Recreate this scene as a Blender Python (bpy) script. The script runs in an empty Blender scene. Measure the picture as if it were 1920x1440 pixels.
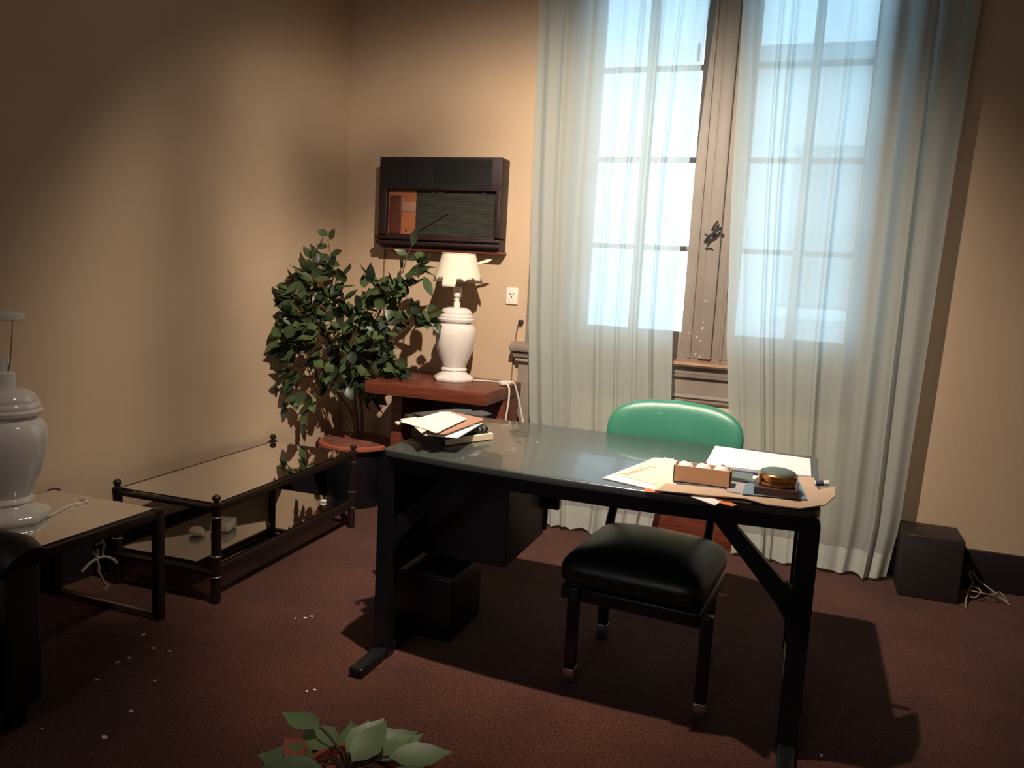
import bpy, bmesh, math, random
from mathutils import Vector, Matrix, noise
rnd = random.Random(7)
S = bpy.context.scene
COL = S.collection
PI = math.pi

# ------------------------------------------------------------------ camera
cam_d = bpy.data.cameras.new('camera'); cam = bpy.data.objects.new('camera', cam_d); COL.objects.link(cam)
F_PX, YAW, PITCH, ROLL = 1515.37, 0.3416, 0.1340, 0.0553
CX, CY, CZ = 2.6219, -4.2809, 1.364
fw = Vector((-math.sin(YAW)*math.cos(PITCH), math.cos(YAW)*math.cos(PITCH), -math.sin(PITCH)))
rt = Vector((math.cos(YAW), math.sin(YAW), 0)); up = rt.cross(fw)
r2 = rt*math.cos(ROLL) + up*math.sin(ROLL); u2 = -rt*math.sin(ROLL) + up*math.cos(ROLL)
cam.matrix_world = Matrix(((r2.x, u2.x, -fw.x, CX), (r2.y, u2.y, -fw.y, CY), (r2.z, u2.z, -fw.z, CZ), (0, 0, 0, 1)))
cam_d.sensor_width = 36; cam_d.lens = F_PX/1920*36; cam_d.clip_start = 0.02
S.camera = cam
# ------------------------------------------------------------------ world, lights, exposure
S.view_settings.view_transform = 'Standard'; S.view_settings.look = 'None'
S.view_settings.exposure = 0.0; S.view_settings.gamma = 1.0; S.view_settings.use_curve_mapping = False
W = bpy.data.worlds.new('overcast_sky'); S.world = W; W.use_nodes = True
bg = W.node_tree.nodes['Background']; bg.inputs[0].default_value = (0.51, 0.79, 1.0, 1); bg.inputs[1].default_value = 4.6

def aim(o, tgt):
    o.rotation_euler = (Vector(tgt) - Vector(o.location)).to_track_quat('-Z', 'Y').to_euler()
LAMP = (1.88, -2.17, 2.78)
ld = bpy.data.lights.new('ceiling_spot_bulb', 'SPOT'); ld.energy = 480; ld.color = (1.0, 0.84, 0.67)
ld.spot_size = math.radians(114); ld.spot_blend = 1.0; ld.shadow_soft_size = 0.022
lo = bpy.data.objects.new('ceiling_spot_bulb', ld); COL.objects.link(lo); lo.location = LAMP; aim(lo, (1.36, -0.25, 0.55))
# added warm fill light behind the camera, lifting the dim left wall
ld = bpy.data.lights.new('rear_fill_light', 'POINT'); ld.energy = 22; ld.color = (1.0, 0.80, 0.66); ld.shadow_soft_size = 0.12
lo = bpy.data.objects.new('rear_fill_light', ld); COL.objects.link(lo); lo.location = (1.6, -6.4, 2.7)

# added cool fill light behind the camera, tinting the shaded fronts blue
ld = bpy.data.lights.new('cool_fill_light', 'AREA'); ld.energy = 10; ld.color = (0.62, 0.74, 1.0); ld.shape = 'RECTANGLE'; ld.size = 1.1; ld.size_y = 1.6
lo = bpy.data.objects.new('cool_fill_light', ld); COL.objects.link(lo); lo.location = (0.6, -7.5, 1.9); aim(lo, (1.2, 0, 0.9))

# ------------------------------------------------------------------ materials
def nt(m): return m.node_tree.nodes, m.node_tree.links
def mat(name, col, rough=0.5, metal=0.0, spec=0.5, bump=0.0, bscale=60, var=0.0, vscale=8, coat=0.0, sss=0.0, col2=None, stretch=None, detail=4):
    m = bpy.data.materials.new(name); m.use_nodes = True; n, l = nt(m); b = n['Principled BSDF']
    b.inputs['Base Color'].default_value = (*col, 1); b.inputs['Roughness'].default_value = rough
    b.inputs['Metallic'].default_value = metal; b.inputs['Specular IOR Level'].default_value = spec
    b.inputs['Coat Weight'].default_value = coat
    tc = n.new('ShaderNodeTexCoord'); mp = n.new('ShaderNodeMapping'); l.new(tc.outputs['Object'], mp.inputs[0])
    if stretch: mp.inputs['Scale'].default_value = stretch
    if var > 0 or col2:
        t = n.new('ShaderNodeTexNoise'); t.inputs['Scale'].default_value = vscale; t.inputs['Detail'].default_value = detail
        l.new(mp.outputs[0], t.inputs['Vector'])
        r = n.new('ShaderNodeValToRGB'); l.new(t.outputs[0], r.inputs[0])
        r.color_ramp.elements[0].position = 0.32; r.color_ramp.elements[1].position = 0.68
        c2 = col2 if col2 else tuple(c*(1+var) for c in col); c1 = col if col2 else tuple(c*(1-var) for c in col)
        r.color_ramp.elements[0].color = (*c1, 1); r.color_ramp.elements[1].color = (*c2, 1)
        l.new(r.outputs[0], b.inputs['Base Color'])
    if bump > 0:
        t = n.new('ShaderNodeTexNoise'); t.inputs['Scale'].default_value = bscale; t.inputs['Detail'].default_value = 5
        l.new(mp.outputs[0], t.inputs['Vector'])
        bp = n.new('ShaderNodeBump'); bp.inputs['Strength'].default_value = bump; bp.inputs['Distance'].default_value = 0.01
        l.new(t.outputs[0], bp.inputs['Height']); l.new(bp.outputs[0], b.inputs['Normal'])
    return m

M = {}
M['wall'] = mat('wall_plaster', (0.52, 0.38, 0.262), 0.75, bump=0.12, bscale=140, var=0.05, vscale=1.6, spec=0.3)
M['ceiling'] = mat('ceiling_paint', (0.42, 0.36, 0.29), 0.9)
M['casing'] = mat('casing_paint', (0.235, 0.195, 0.165), 0.5, var=0.08, vscale=5)
M['sill'] = mat('sill_wood', (0.30, 0.17, 0.10), 0.4, var=0.2, vscale=6, stretch=(1, 8, 8))
M['cream_panel'] = mat('cream_panel_paint', (0.60, 0.50, 0.34), 0.6)
M['redwood'] = mat('red_brown_wood', (0.105, 0.022, 0.012), 0.38, col2=(0.17, 0.045, 0.022), vscale=5, stretch=(1, 14, 14))
M['base_dark'] = mat('dark_skirting', (0.012, 0.009, 0.012), 0.4)
M['black'] = mat('black_lacquered_metal', (0.008, 0.009, 0.011), 0.30, bump=0.04, bscale=200)
M['blackbox'] = mat('black_panel', (0.022, 0.021, 0.026), 0.45, var=0.1)
M['bluebox'] = mat('blue_black_panel', (0.030, 0.029, 0.040), 0.5, var=0.08)
M['desktop'] = mat('dark_green_laminate', (0.040, 0.046, 0.044), 0.30, bump=0.02, bscale=260, spec=1.0, coat=0.5)
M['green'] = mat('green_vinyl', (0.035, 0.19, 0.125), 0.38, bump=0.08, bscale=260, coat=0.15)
M['shadegreen'] = mat('shaded_green_vinyl', (0.006, 0.016, 0.014), 0.33, bump=0.08, bscale=200)  # green vinyl darkened for the shade under the desk
M['bronze'] = mat('dark_bronze_tube', (0.026, 0.015, 0.012), 0.42, metal=0.4, var=0.2)
M['ring'] = mat('tarnished_ring', (0.35, 0.33, 0.32), 0.3, metal=0.9)
M['ceramic'] = mat('white_glazed_ceramic', (0.74, 0.68, 0.64), 0.12, coat=0.6, var=0.02)
M['shade'] = mat('cream_lampshade', (0.78, 0.70, 0.56), 0.8, bump=0.1, bscale=300)
M['white_plastic'] = mat('white_plastic', (0.75, 0.70, 0.62), 0.35)
M['wire'] = mat('dull_brass_wire', (0.30, 0.22, 0.12), 0.4, metal=0.8)
M['leaf'] = None
M['bark'] = mat('brown_bark', (0.10, 0.055, 0.035), 0.8, bump=0.5, bscale=40, var=0.3)
M['terracotta'] = mat('terracotta', (0.33, 0.085, 0.045), 0.7, var=0.2, vscale=10)
M['soil'] = mat('soil_chips', (0.10, 0.030, 0.022), 0.85, bump=0.8, bscale=30, col2=(0.22, 0.07, 0.045), vscale=16)
M['acframe'] = mat('dark_maroon_plastic', (0.018, 0.006, 0.008), 0.5, var=0.1)
M['acblack'] = mat('black_grille_plastic', (0.004, 0.004, 0.005), 0.6)
M['acreflslats'] = mat('grey_green_reflection', (0.045, 0.045, 0.035), 0.55, bump=0.6, bscale=180, stretch=(1, 1, 12), var=0.15)  # grey-green half of the glossy front's reflection, as base colour
M['acreflwall'] = mat('orange_wall_reflection', (0.34, 0.115, 0.05), 0.35, var=0.15, vscale=6)  # reflected orange wall, as base colour
M['acrefldoor'] = mat('brown_door_reflection', (0.085, 0.025, 0.014), 0.35, var=0.3, vscale=9)  # reflected door, as base colour
M['paper'] = mat('white_paper', (0.86, 0.86, 0.83), 0.7)
M['cream'] = mat('cream_paper', (0.82, 0.73, 0.56), 0.7, var=0.03)
M['manila'] = mat('manila_paper', (0.84, 0.69, 0.53), 0.7, var=0.04)
M['tan'] = mat('tan_card', (0.60, 0.42, 0.29), 0.75, var=0.05)
M['brownfolder'] = mat('red_brown_card', (0.34, 0.18, 0.125), 0.6)
M['orange'] = mat('orange_card', (0.72, 0.22, 0.08), 0.6)
M['carton'] = mat('peach_carton', (0.66, 0.38, 0.22), 0.7, var=0.05)
M['greybook'] = mat('grey_green_cloth', (0.14, 0.18, 0.16), 0.6)
M['darkgrey'] = mat('dark_grey_card', (0.045, 0.048, 0.052), 0.5)
M['darkbook'] = mat('black_book_cloth', (0.016, 0.016, 0.016), 0.5)
M['lilac'] = mat('grey_lilac_card', (0.42, 0.38, 0.37), 0.7)
M['bluecard'] = mat('blue_grey_card', (0.17, 0.25, 0.31), 0.6)
M['navy'] = mat('navy_label', (0.06, 0.07, 0.16), 0.4)
M['redcap'] = mat('dark_red_cap', (0.20, 0.03, 0.04), 0.4)
M['brass'] = mat('brass', (0.62, 0.36, 0.13), 0.25, metal=0.9, var=0.3, vscale=14)
M['darkwood'] = mat('dark_walnut', (0.055, 0.026, 0.018), 0.4, var=0.3, stretch=(1, 12, 12))
M['pageedge'] = mat('page_edges', (0.74, 0.62, 0.42), 0.8)
M['ink'] = mat('faded_brown_ink', (0.58, 0.36, 0.25), 0.8)
M['lever'] = mat('black_iron', (0.02, 0.018, 0.016), 0.5)
M['chip'] = mat('flaked_paint', (0.80, 0.76, 0.68), 0.8)
M['leather'] = mat('black_leather', (0.008, 0.012, 0.013), 0.38, bump=0.15, bscale=120)
M['cord'] = mat('white_cord', (0.72, 0.66, 0.56), 0.6)
M['dustcord'] = mat('dusty_cord', (0.34, 0.27, 0.19), 0.8)
M['browncord'] = mat('brown_cord', (0.18, 0.11, 0.06), 0.6)
M['facade'] = mat('pale_facade', (0.78, 0.78, 0.76), 0.9, var=0.05)
M['facadedark'] = mat('facade_opening', (0.38, 0.40, 0.42), 0.5)
M['floorout'] = mat('street_stone', (0.4, 0.4, 0.4), 0.9)

def carpet():
    m = bpy.data.materials.new('maroon_carpet'); m.use_nodes = True; n, l = nt(m); b = n['Principled BSDF']
    tc = n.new('ShaderNodeTexCoord')
    a = n.new('ShaderNodeTexNoise'); a.inputs['Scale'].default_value = 130; a.inputs['Detail'].default_value = 3
    c = n.new('ShaderNodeTexNoise'); c.inputs['Scale'].default_value = 3.0; c.inputs['Detail'].default_value = 4
    l.new(tc.outputs['Object'], a.inputs['Vector']); l.new(tc.outputs['Object'], c.inputs['Vector'])
    r = n.new('ShaderNodeValToRGB'); r.color_ramp.elements[0].position = .35; r.color_ramp.elements[1].position = .68
    r.color_ramp.elements[0].color = (0.040, 0.012, 0.011, 1); r.color_ramp.elements[1].color = (0.120, 0.045, 0.028, 1)
    l.new(a.outputs[0], r.inputs[0])
    r2 = n.new('ShaderNodeValToRGB'); r2.color_ramp.elements[0].color = (.78, .74, .78, 1); r2.color_ramp.elements[1].color = (1.15, 1.1, 1.0, 1)
    r2.color_ramp.elements[0].position = .35; r2.color_ramp.elements[1].position = .65
    l.new(c.outputs[0], r2.inputs[0])
    mx = n.new('ShaderNodeMix'); mx.data_type = 'RGBA'; mx.blend_type = 'MULTIPLY'; mx.inputs[0].default_value = 1
    l.new(r.outputs[0], mx.inputs[6]); l.new(r2.outputs[0], mx.inputs[7]); l.new(mx.outputs[2], b.inputs['Base Color'])
    b.inputs['Roughness'].default_value = 0.95; b.inputs['Specular IOR Level'].default_value = 0.1
    b.inputs['Sheen Weight'].default_value = 0.15
    bp = n.new('ShaderNodeBump'); bp.inputs['Strength'].default_value = 0.6; bp.inputs['Distance'].default_value = 0.006
    l.new(a.outputs[0], bp.inputs['Height']); l.new(bp.outputs[0], b.inputs['Normal'])
    return m
M['carpet'] = carpet()

def leafmat(name, c1, c2, back):
    m = bpy.data.materials.new(name); m.use_nodes = True; n, l = nt(m); b = n['Principled BSDF']
    g = n.new('ShaderNodeNewGeometry'); r = n.new('ShaderNodeValToRGB')
    r.color_ramp.elements[0].color = (*c1, 1); r.color_ramp.elements[1].color = (*c2, 1)
    l.new(g.outputs['Random Per Island'], r.inputs[0])
    l.new(r.outputs[0], b.inputs['Base Color']); b.inputs['Roughness'].default_value = 0.42
    t = n.new('ShaderNodeBsdfTranslucent'); t.inputs[0].default_value = (*back, 1)
    mx = n.new('ShaderNodeMixShader'); mx.inputs[0].default_value = 0.15
    l.new(b.outputs[0], mx.inputs[1]); l.new(t.outputs[0], mx.inputs[2]); l.new(mx.outputs[0], n['Material Output'].inputs[0])
    return m
M['leaf'] = leafmat('dark_ficus_leaf', (0.010, 0.020, 0.014), (0.085, 0.125, 0.045), (0.04, 0.07, 0.02))
M['leaf2'] = leafmat('grey_green_leaf', (0.09, 0.18, 0.075), (0.26, 0.36, 0.18), (0.06, 0.12, 0.04))

def sheer(name, col, transp, transl):
    m = bpy.data.materials.new(name); m.use_nodes = True; n, l = nt(m)
    n.remove(n['Principled BSDF'])
    d = n.new('ShaderNodeBsdfDiffuse'); d.inputs[0].default_value = (*col, 1)
    t = n.new('ShaderNodeBsdfTranslucent'); t.inputs[0].default_value = (*col, 1)
    p = n.new('ShaderNodeBsdfTransparent'); p.inputs[0].default_value = (0.97, 0.98, 0.98, 1)
    a = n.new('ShaderNodeMixShader'); a.inputs[0].default_value = transl
    l.new(d.outputs[0], a.inputs[1]); l.new(t.outputs[0], a.inputs[2])
    b = n.new('ShaderNodeMixShader'); b.inputs[0].default_value = transp
    l.new(a.outputs[0], b.inputs[1]); l.new(p.outputs[0], b.inputs[2]); l.new(b.outputs[0], n['Material Output'].inputs[0])
    tc = n.new('ShaderNodeTexCoord'); w = n.new('ShaderNodeTexNoise'); w.inputs['Scale'].default_value = 220
    l.new(tc.outputs['Object'], w.inputs['Vector']); bp = n.new('ShaderNodeBump'); bp.inputs['Strength'].default_value = 0.15
    bp.inputs['Distance'].default_value = 0.002
    l.new(w.outputs[0], bp.inputs['Height']); l.new(bp.outputs[0], d.inputs['Normal'])
    return m
M['curtain'] = sheer('sheer_curtain_cloth', (0.68, 0.73, 0.70), 0.12, 0.58)
M['hem'] = sheer('curtain_hem_cloth', (0.68, 0.72, 0.67), 0.10, 0.30)

def glassmat(name, tint, refl, rough=0.02):
    m = bpy.data.materials.new(name); m.use_nodes = True; n, l = nt(m)
    n.remove(n['Principled BSDF'])
    g = n.new('ShaderNodeBsdfGlossy'); g.inputs[0].default_value = (1, 1, 1, 1); g.inputs['Roughness'].default_value = rough
    p = n.new('ShaderNodeBsdfTransparent'); p.inputs[0].default_value = (*tint, 1)
    fr = n.new('ShaderNodeFresnel'); fr.inputs[0].default_value = 1.5
    ma = n.new('ShaderNodeMath'); ma.operation = 'MULTIPLY'; ma.inputs[1].default_value = refl; l.new(fr.outputs[0], ma.inputs[0])
    b = n.new('ShaderNodeMixShader'); l.new(ma.outputs[0], b.inputs[0])
    l.new(p.outputs[0], b.inputs[1]); l.new(g.outputs[0], b.inputs[2]); l.new(b.outputs[0], n['Material Output'].inputs[0])
    return m
M['pane'] = glassmat('window_glass', (0.95, 0.98, 1.0), 0.8)
M['tableglass'] = glassmat('smoked_glass', (0.62, 0.59, 0.54), 4.5, 0.03)
M['shelfglass'] = glassmat('smoked_shelf_glass', (0.62, 0.61, 0.58), 3.5, 0.03)
M['clear'] = glassmat('clear_plastic', (0.93, 0.93, 0.93), 1.5, 0.1)

# ------------------------------------------------------------------ mesh helpers
def box(bm, lo, hi, bev=0.0, rot=0.0, piv=None):
    x0, y0, z0 = lo; x1, y1, z1 = hi
    v = [bm.verts.new(p) for p in ((x0,y0,z0),(x1,y0,z0),(x1,y1,z0),(x0,y1,z0),(x0,y0,z1),(x1,y0,z1),(x1,y1,z1),(x0,y1,z1))]
    fs = [bm.faces.new([v[i] for i in f]) for f in ((0,3,2,1),(4,5,6,7),(0,1,5,4),(1,2,6,5),(2,3,7,6),(3,0,4,7))]
    if bev > 0:
        es = {e for f in fs for e in f.edges}
        r = bmesh.ops.bevel(bm, geom=list(es), offset=bev, segments=3, profile=0.5, affect='EDGES')
        v = list({x for f in r['faces'] for x in f.verts} | {x for x in v if x.is_valid})
    if rot:
        piv = Vector(piv) if piv is not None else Vector(((x0+x1)/2, (y0+y1)/2, z0))
        bmesh.ops.rotate(bm, verts=[x for x in v if x.is_valid], cent=piv, matrix=Matrix.Rotation(rot, 3, 'Z'))
    return v

def prism(bm, poly, z0, z1, axis=2, curl=None):
    """polygon given in the two other axes, extruded along axis from z0 to z1"""
    def P(a, b, c):
        if axis == 2: q = [a, b, c]
        elif axis == 1: q = [a, c, b]
        else: q = [c, a, b]
        if curl: q[2] += curl(a, b)
        return q
    lo = [bm.verts.new(P(a, b, z0)) for a, b in poly]; hi = [bm.verts.new(P(a, b, z1)) for a, b in poly]
    n = len(poly)
    bm.faces.new(lo[::-1]); bm.faces.new(hi)
    for i in range(n): bm.faces.new((lo[i], lo[(i+1) % n], hi[(i+1) % n], hi[i]))
    bmesh.ops.recalc_face_normals(bm, faces=bm.faces[:])

def lathe(bm, prof, c=(0, 0, 0), seg=48, wob=None, cap=True):
    rings = []
    for r, z in prof:
        ring = []
        for i in range(seg):
            a = 2*PI*i/seg; rr = r*(1+(wob(a, z) if wob else 0))
            ring.append(bm.verts.new((c[0]+rr*math.cos(a), c[1]+rr*math.sin(a), c[2]+z)))
        rings.append(ring)
    for a, b in zip(rings, rings[1:]):
        for i in range(seg): bm.faces.new((a[i], a[(i+1) % seg], b[(i+1) % seg], b[i]))
    if cap:
        if prof[0][0] > 1e-4: bm.faces.new(rings[0][::-1])
        if prof[-1][0] > 1e-4: bm.faces.new(rings[-1])

def smooth_path(pts, n=6):
    P = [Vector(p) for p in pts]; out = []
    for i in range(len(P)-1):
        p0 = P[max(i-1, 0)]; p1 = P[i]; p2 = P[i+1]; p3 = P[min(i+2, len(P)-1)]
        for k in range(n):
            t = k/n
            out.append(0.5*((2*p1)+(p2-p0)*t+(2*p0-5*p1+4*p2-p3)*t*t+(3*p1-p0-3*p2+p3)*t**3))
    out.append(P[-1]); return out

def tube(bm, pts, r, seg=8, smooth=0, taper=None):
    P = smooth_path(pts, smooth) if smooth else [Vector(p) for p in pts]
    rings = []; N = len(P); ref = None
    for i, p in enumerate(P):
        d = (P[min(i+1, N-1)] - P[max(i-1, 0)]).normalized()
        if ref is None: ref = Vector((0, 0, 1)) if abs(d.z) < 0.9 else Vector((1, 0, 0))
        a = d.cross(ref).normalized(); b = a.cross(d).normalized(); ref = b
        rr = r if taper is None else r*(1+(taper-1)*i/(N-1))
        rings.append([bm.verts.new(p + rr*(math.cos(2*PI*k/seg)*a + math.sin(2*PI*k/seg)*b)) for k in range(seg)])
    for A, B in zip(rings, rings[1:]):
        for k in range(seg): bm.faces.new((A[k], A[(k+1) % seg], B[(k+1) % seg], B[k]))
    bm.faces.new(rings[0][::-1]); bm.faces.new(rings[-1])

def beam(bm, a, b, w, h, bev=0.003):
    """square bar from a to b, w horizontal-ish, h the other"""
    a = Vector(a); b = Vector(b); d = b-a; L = d.length
    n0 = len(bm.verts); vs = box(bm, (-w/2, -h/2, 0), (w/2, h/2, L), bev)
    q = d.to_track_quat('Z', 'Y').to_matrix()
    vs = [v for v in vs if v.is_valid]
    bmesh.ops.rotate(bm, verts=vs, cent=(0, 0, 0), matrix=q); bmesh.ops.translate(bm, verts=vs, vec=a)

def link(name, bm, m, loc=(0, 0, 0), parent=None, smooth=True, ang=35):
    me = bpy.data.meshes.new(name)
    loc = Vector(loc)
    bmesh.ops.recalc_face_normals(bm, faces=bm.faces[:])
    bmesh.ops.translate(bm, verts=bm.verts[:], vec=-loc)
    bm.to_mesh(me); bm.free()
    if smooth:
        for p in me.polygons: p.use_smooth = True
        me.set_sharp_from_angle(angle=math.radians(ang))
    me.materials.append(m)
    o = bpy.data.objects.new(name, me); COL.objects.link(o)
    if parent is None: o.location = loc
    else: o.parent = parent
    return o

def tag(o, label, cat, group=None, kind=None):
    if label: o['label'] = label
    if cat: o['category'] = cat
    if group: o['group'] = group
    if kind: o['kind'] = kind
    return o

class Thing:
    """an Empty at the base; parts are built in world coordinates and hung under it"""
    def __init__(s, name, label, cat, loc, group=None):
        s.o = bpy.data.objects.new(name, None); COL.objects.link(s.o); s.o.location = loc; s.loc = Vector(loc)
        tag(s.o, label, cat, group)
    def part(s, name, bm, m, under=None, label=None, **k):
        o = link(name, bm, m, s.loc, under or s.o, **k)
        if label: o['label'] = label
        return o

def single(name, bm, m, loc, label, cat, group=None, **k):
    return tag(link(name, bm, m, loc, None, **k), label, cat, group)

def struct(name, bm, m, **k):
    o = link(name, bm, m, (0, 0, 0), None, **k); o['kind'] = 'structure'; return o

def NB(): return bmesh.new()

# ------------------------------------------------------------------ room shell
def wx(y): return 0.075*y            # the left wall runs slightly off square
b = NB(); box(b, (-1.2, -7.6, -0.1), (6.0, 0.0, 0.0)); struct('floor', b, M['carpet'], smooth=False)
b = NB(); box(b, (-1.2, -7.6, 3.3), (6.0, 0.3, 3.4)); struct('ceiling', b, M['ceiling'], smooth=False)
b = NB(); prism(b, [(wx(0), 0.0), (wx(-7.6), -7.6), (wx(-7.6)-0.25, -7.6), (wx(0)-0.25, 0.3), (wx(0), 0.3)], 0, 3.3); struct('wall_left', b, M['wall'], smooth=False)
b = NB(); box(b, (6.0, -7.6, 0), (6.2, 0.3, 3.3)); struct('wall_right', b, M['wall'], smooth=False)
b = NB(); box(b, (-1.2, -7.8, 0), (6.2, -7.6, 3.3)); struct('wall_front', b, M['wall'], smooth=False)
WX0, WX1, WZ0, WZ1 = 1.44, 2.87, 0.965, 3.02
b = NB()
for lo_, hi_ in (((0, 0, 0), (WX0, 0.3, 3.3)), ((WX1, 0, 0), (6.0, 0.3, 3.3)), ((WX0, 0, 0), (WX1, 0.3, WZ0)), ((WX0, 0, WZ1), (WX1, 0.3, 3.3))): box(b, lo_, hi_)
bmesh.ops.remove_doubles(b, verts=b.verts[:], dist=1e-5)
struct('wall_back', b, M['wall'], smooth=False)
# skirting
b = NB(); box(b, (0.0, -0.02, 0), (1.135, 0, 0.18), 0.004); box(b, (1.1351, -0.052, 0), (3.12, -0.030, 0.18), 0.004); struct('baseboard_back', b, M['redwood'])
b = NB(); box(b, (3.12, -0.022, 0), (6.0, 0, 0.188), 0.004); struct('baseboard_right', b, M['base_dark'])
b = NB(); prism(b, [(wx(-0.02), -0.02), (wx(-7.6), -7.6), (wx(-7.6)+0.018, -7.6), (wx(-0.02)+0.018, -0.02)], 0, 0.16); struct('baseboard_left', b, M['base_dark'], smooth=False)
# window casing, dado mouldings under the sill
b = NB()
box(b, (1.172, -0.03, 0.99), (WX0+0.01, 0.0, 3.2), 0.004); box(b, (1.14, -0.03, 0.0), (WX0+0.01, -0.001, 0.99), 0.004)
box(b, (WX1-0.01, -0.03, 0.0), (3.12, -0.001, 3.2), 0.004)
box(b, (1.14, -0.03, 3.0), (3.12, -0.001, 3.2), 0.004)
struct('trim_1', b, M['casing'])
b = NB()
prism(b, [(-0.001, 0.945), (-0.085, 0.948), (-0.094, 0.962), (-0.090, 0.982), (-0.06, 0.994), (-0.001, 0.998)], 1.105, 1.46, axis=0)
prism(b, [(-0.001, 0.915), (-0.062, 0.915), (-0.070, 0.938), (-0.055, 0.945), (-0.001, 0.945)], 1.118, 1.46, axis=0)
prism(b, [(-0.001, 0.884), (-0.045, 0.884), (-0.056, 0.893), (-0.050, 0.912), (-0.001, 0.914)], 1.130, 1.46, axis=0)
struct('trim_2', b, M['casing'], ang=50)
b = NB(); prism(b, [(0.1, 0.945), (-0.075, 0.945), (-0.083, 0.955), (-0.080, 0.968), (0.0, 0.978), (0.1, 0.978)], 1.46, 2.86, axis=0); struct('trim_3', b, M['sill'], ang=50)
b = NB()
prism(b, [(0, 0.905), (-0.045, 0.905), (-0.05, 0.944), (0, 0.944)], 1.46, 2.86, axis=0)
prism(b, [(0, 0.80), (-0.03, 0.80), (-0.03, 0.885), (-0.05, 0.888), (-0.053, 0.903), (0, 0.905)], 1.46, 2.86, axis=0)
prism(b, [(0, 0.755), (-0.042, 0.755), (-0.046, 0.765), (-0.030, 0.772), (-0.044, 0.782), (-0.040, 0.799), (0, 0.80)], 1.46, 2.86, axis=0)
struct('trim_4', b, M['casing'], ang=40)
b = NB(); box(b, (1.46, -0.029, 0.18), (2.86, -0.001, 0.755)); struct('trim_5', b, M['cream_panel'], smooth=False)

# ------------------------------------------------------------------ window: two casement leaves
def window():
    win = bpy.data.objects.new('window_1', None); COL.objects.link(win); win['kind'] = 'structure'; win.location = (2.15, 0, 0.97)
    L = Vector(win.location)
    def part(name, bm, m, under=None, **k): return link(name, bm, m, L, under or win, **k)
    b = NB()
    box(b, (WX0, -0.01, 0.978), (1.46, 0.10, 3.02)); box(b, (2.85, -0.01, 0.978), (WX1, 0.10, 3.02)); box(b, (1.46, -0.01, 2.98), (2.85, 0.10, 3.02)); box(b, (1.46, 0.0, 0.9785), (2.85, 0.10, 0.984))
    part('window_frame', b, M['casing'])
    zr = [1.118, 1.547, 1.996, 2.451, 2.93]
    for side, (x0, x1, g0, gm0, gm1, g1) in {'left': (1.462, 2.150, 1.505, 1.735, 1.785, 2.022), 'right': (2.152, 2.848, 2.290, 2.535, 2.580, 2.812)}.items():
        b = NB()
        box(b, (x0, 0.005, 0.984), (g0, 0.05, 2.975), 0.003); box(b, (g1, 0.005, 0.984), (x1, 0.05, 2.975), 0.003)
        box(b, (g0-.002, 0.006, 0.984), (g1+.002, 0.049, zr[0]), 0.003); box(b, (g0-.002, 0.006, zr[4]), (g1+.002, 0.049, 2.975), 0.003)
        sash = part('sash', b, M['casing'])
        b = NB(); box(b, (gm0, 0.010, zr[0]), (gm1, 0.042, zr[4]), 0.004)
        for z in zr[1:4]: box(b, (g0, 0.011, z-0.013), (g1, 0.041, z+0.013), 0.004)
        part('glazing_bar', b, M['casing'], sash)
        b = NB(); box(b, (g0, 0.024, zr[0]), (g1, 0.028, zr[4])); part('pane', b, M['pane'], sash, smooth=False)
    b = NB()   # meeting bead down the middle with flutes
    box(b, (2.118, -0.020, 0.9845), (2.184, 0.006, 2.975), 0.005); box(b, (2.066, -0.006, 0.984), (2.078, 0.006, 2.975), 0.003); box(b, (2.226, -0.006, 0.984), (2.238, 0.006, 2.975), 0.003)
    part('meeting_bead', b, M['casing'])
    b = NB()
    tube(b, [(2.150, -0.018, 1.62), (2.150, -0.055, 1.622)], 0.010, 10)
    tube(b, [(2.110, -0.050, 1.578), (2.128, -0.056, 1.607), (2.150, -0.058, 1.624), (2.172, -0.058, 1.648), (2.186, -0.052, 1.652)], 0.009, 8, smooth=4)
    tube(b, [(2.140, -0.048, 1.640), (2.152, -0.050, 1.668), (2.166, -0.046, 1.688)], 0.006, 8, smooth=4)
    tube(b, [(2.128, -0.046, 1.607), (2.106, -0.046, 1.622)], 0.005, 8)
    tube(b, [(2.122, -0.022, 1.548), (2.135, -0.026, 1.553), (2.150, -0.022, 1.546)], 0.004, 6, smooth=3)
    part('window_handle', b, M['lever'])
    b = NB()
    for (x, z, s) in ((2.135, 1.285, .008), (2.135, 1.175, .006), (2.132, 1.145, .011), (2.105, 1.095, .007), (2.125, 1.08, .006), (2.105, 1.004, .009), (2.13, 0.998, .007), (2.07, 1.03, .004), (2.06, 1.115, .006)):
        pl = [(x+s*(.6+.5*rnd.random())*math.cos(a)*.8, z+s*(.6+.6*rnd.random())*math.sin(a)) for a in [k*PI/3.5 for k in range(7)]]
        prism(b, pl, -0.0225 if x > 2.115 else 0.003, -0.0195 if x > 2.115 else 0.006, axis=1)
    part('bare_paint_patch', b, mat('bare_primer', (.42, .37, .30), .8))
    b = NB(); tube(b, [(1.995, -0.002, 2.475), (1.995, -0.002, 2.56)], 0.007, 8); part('bolt', b, M['lever'])
window()

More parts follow.
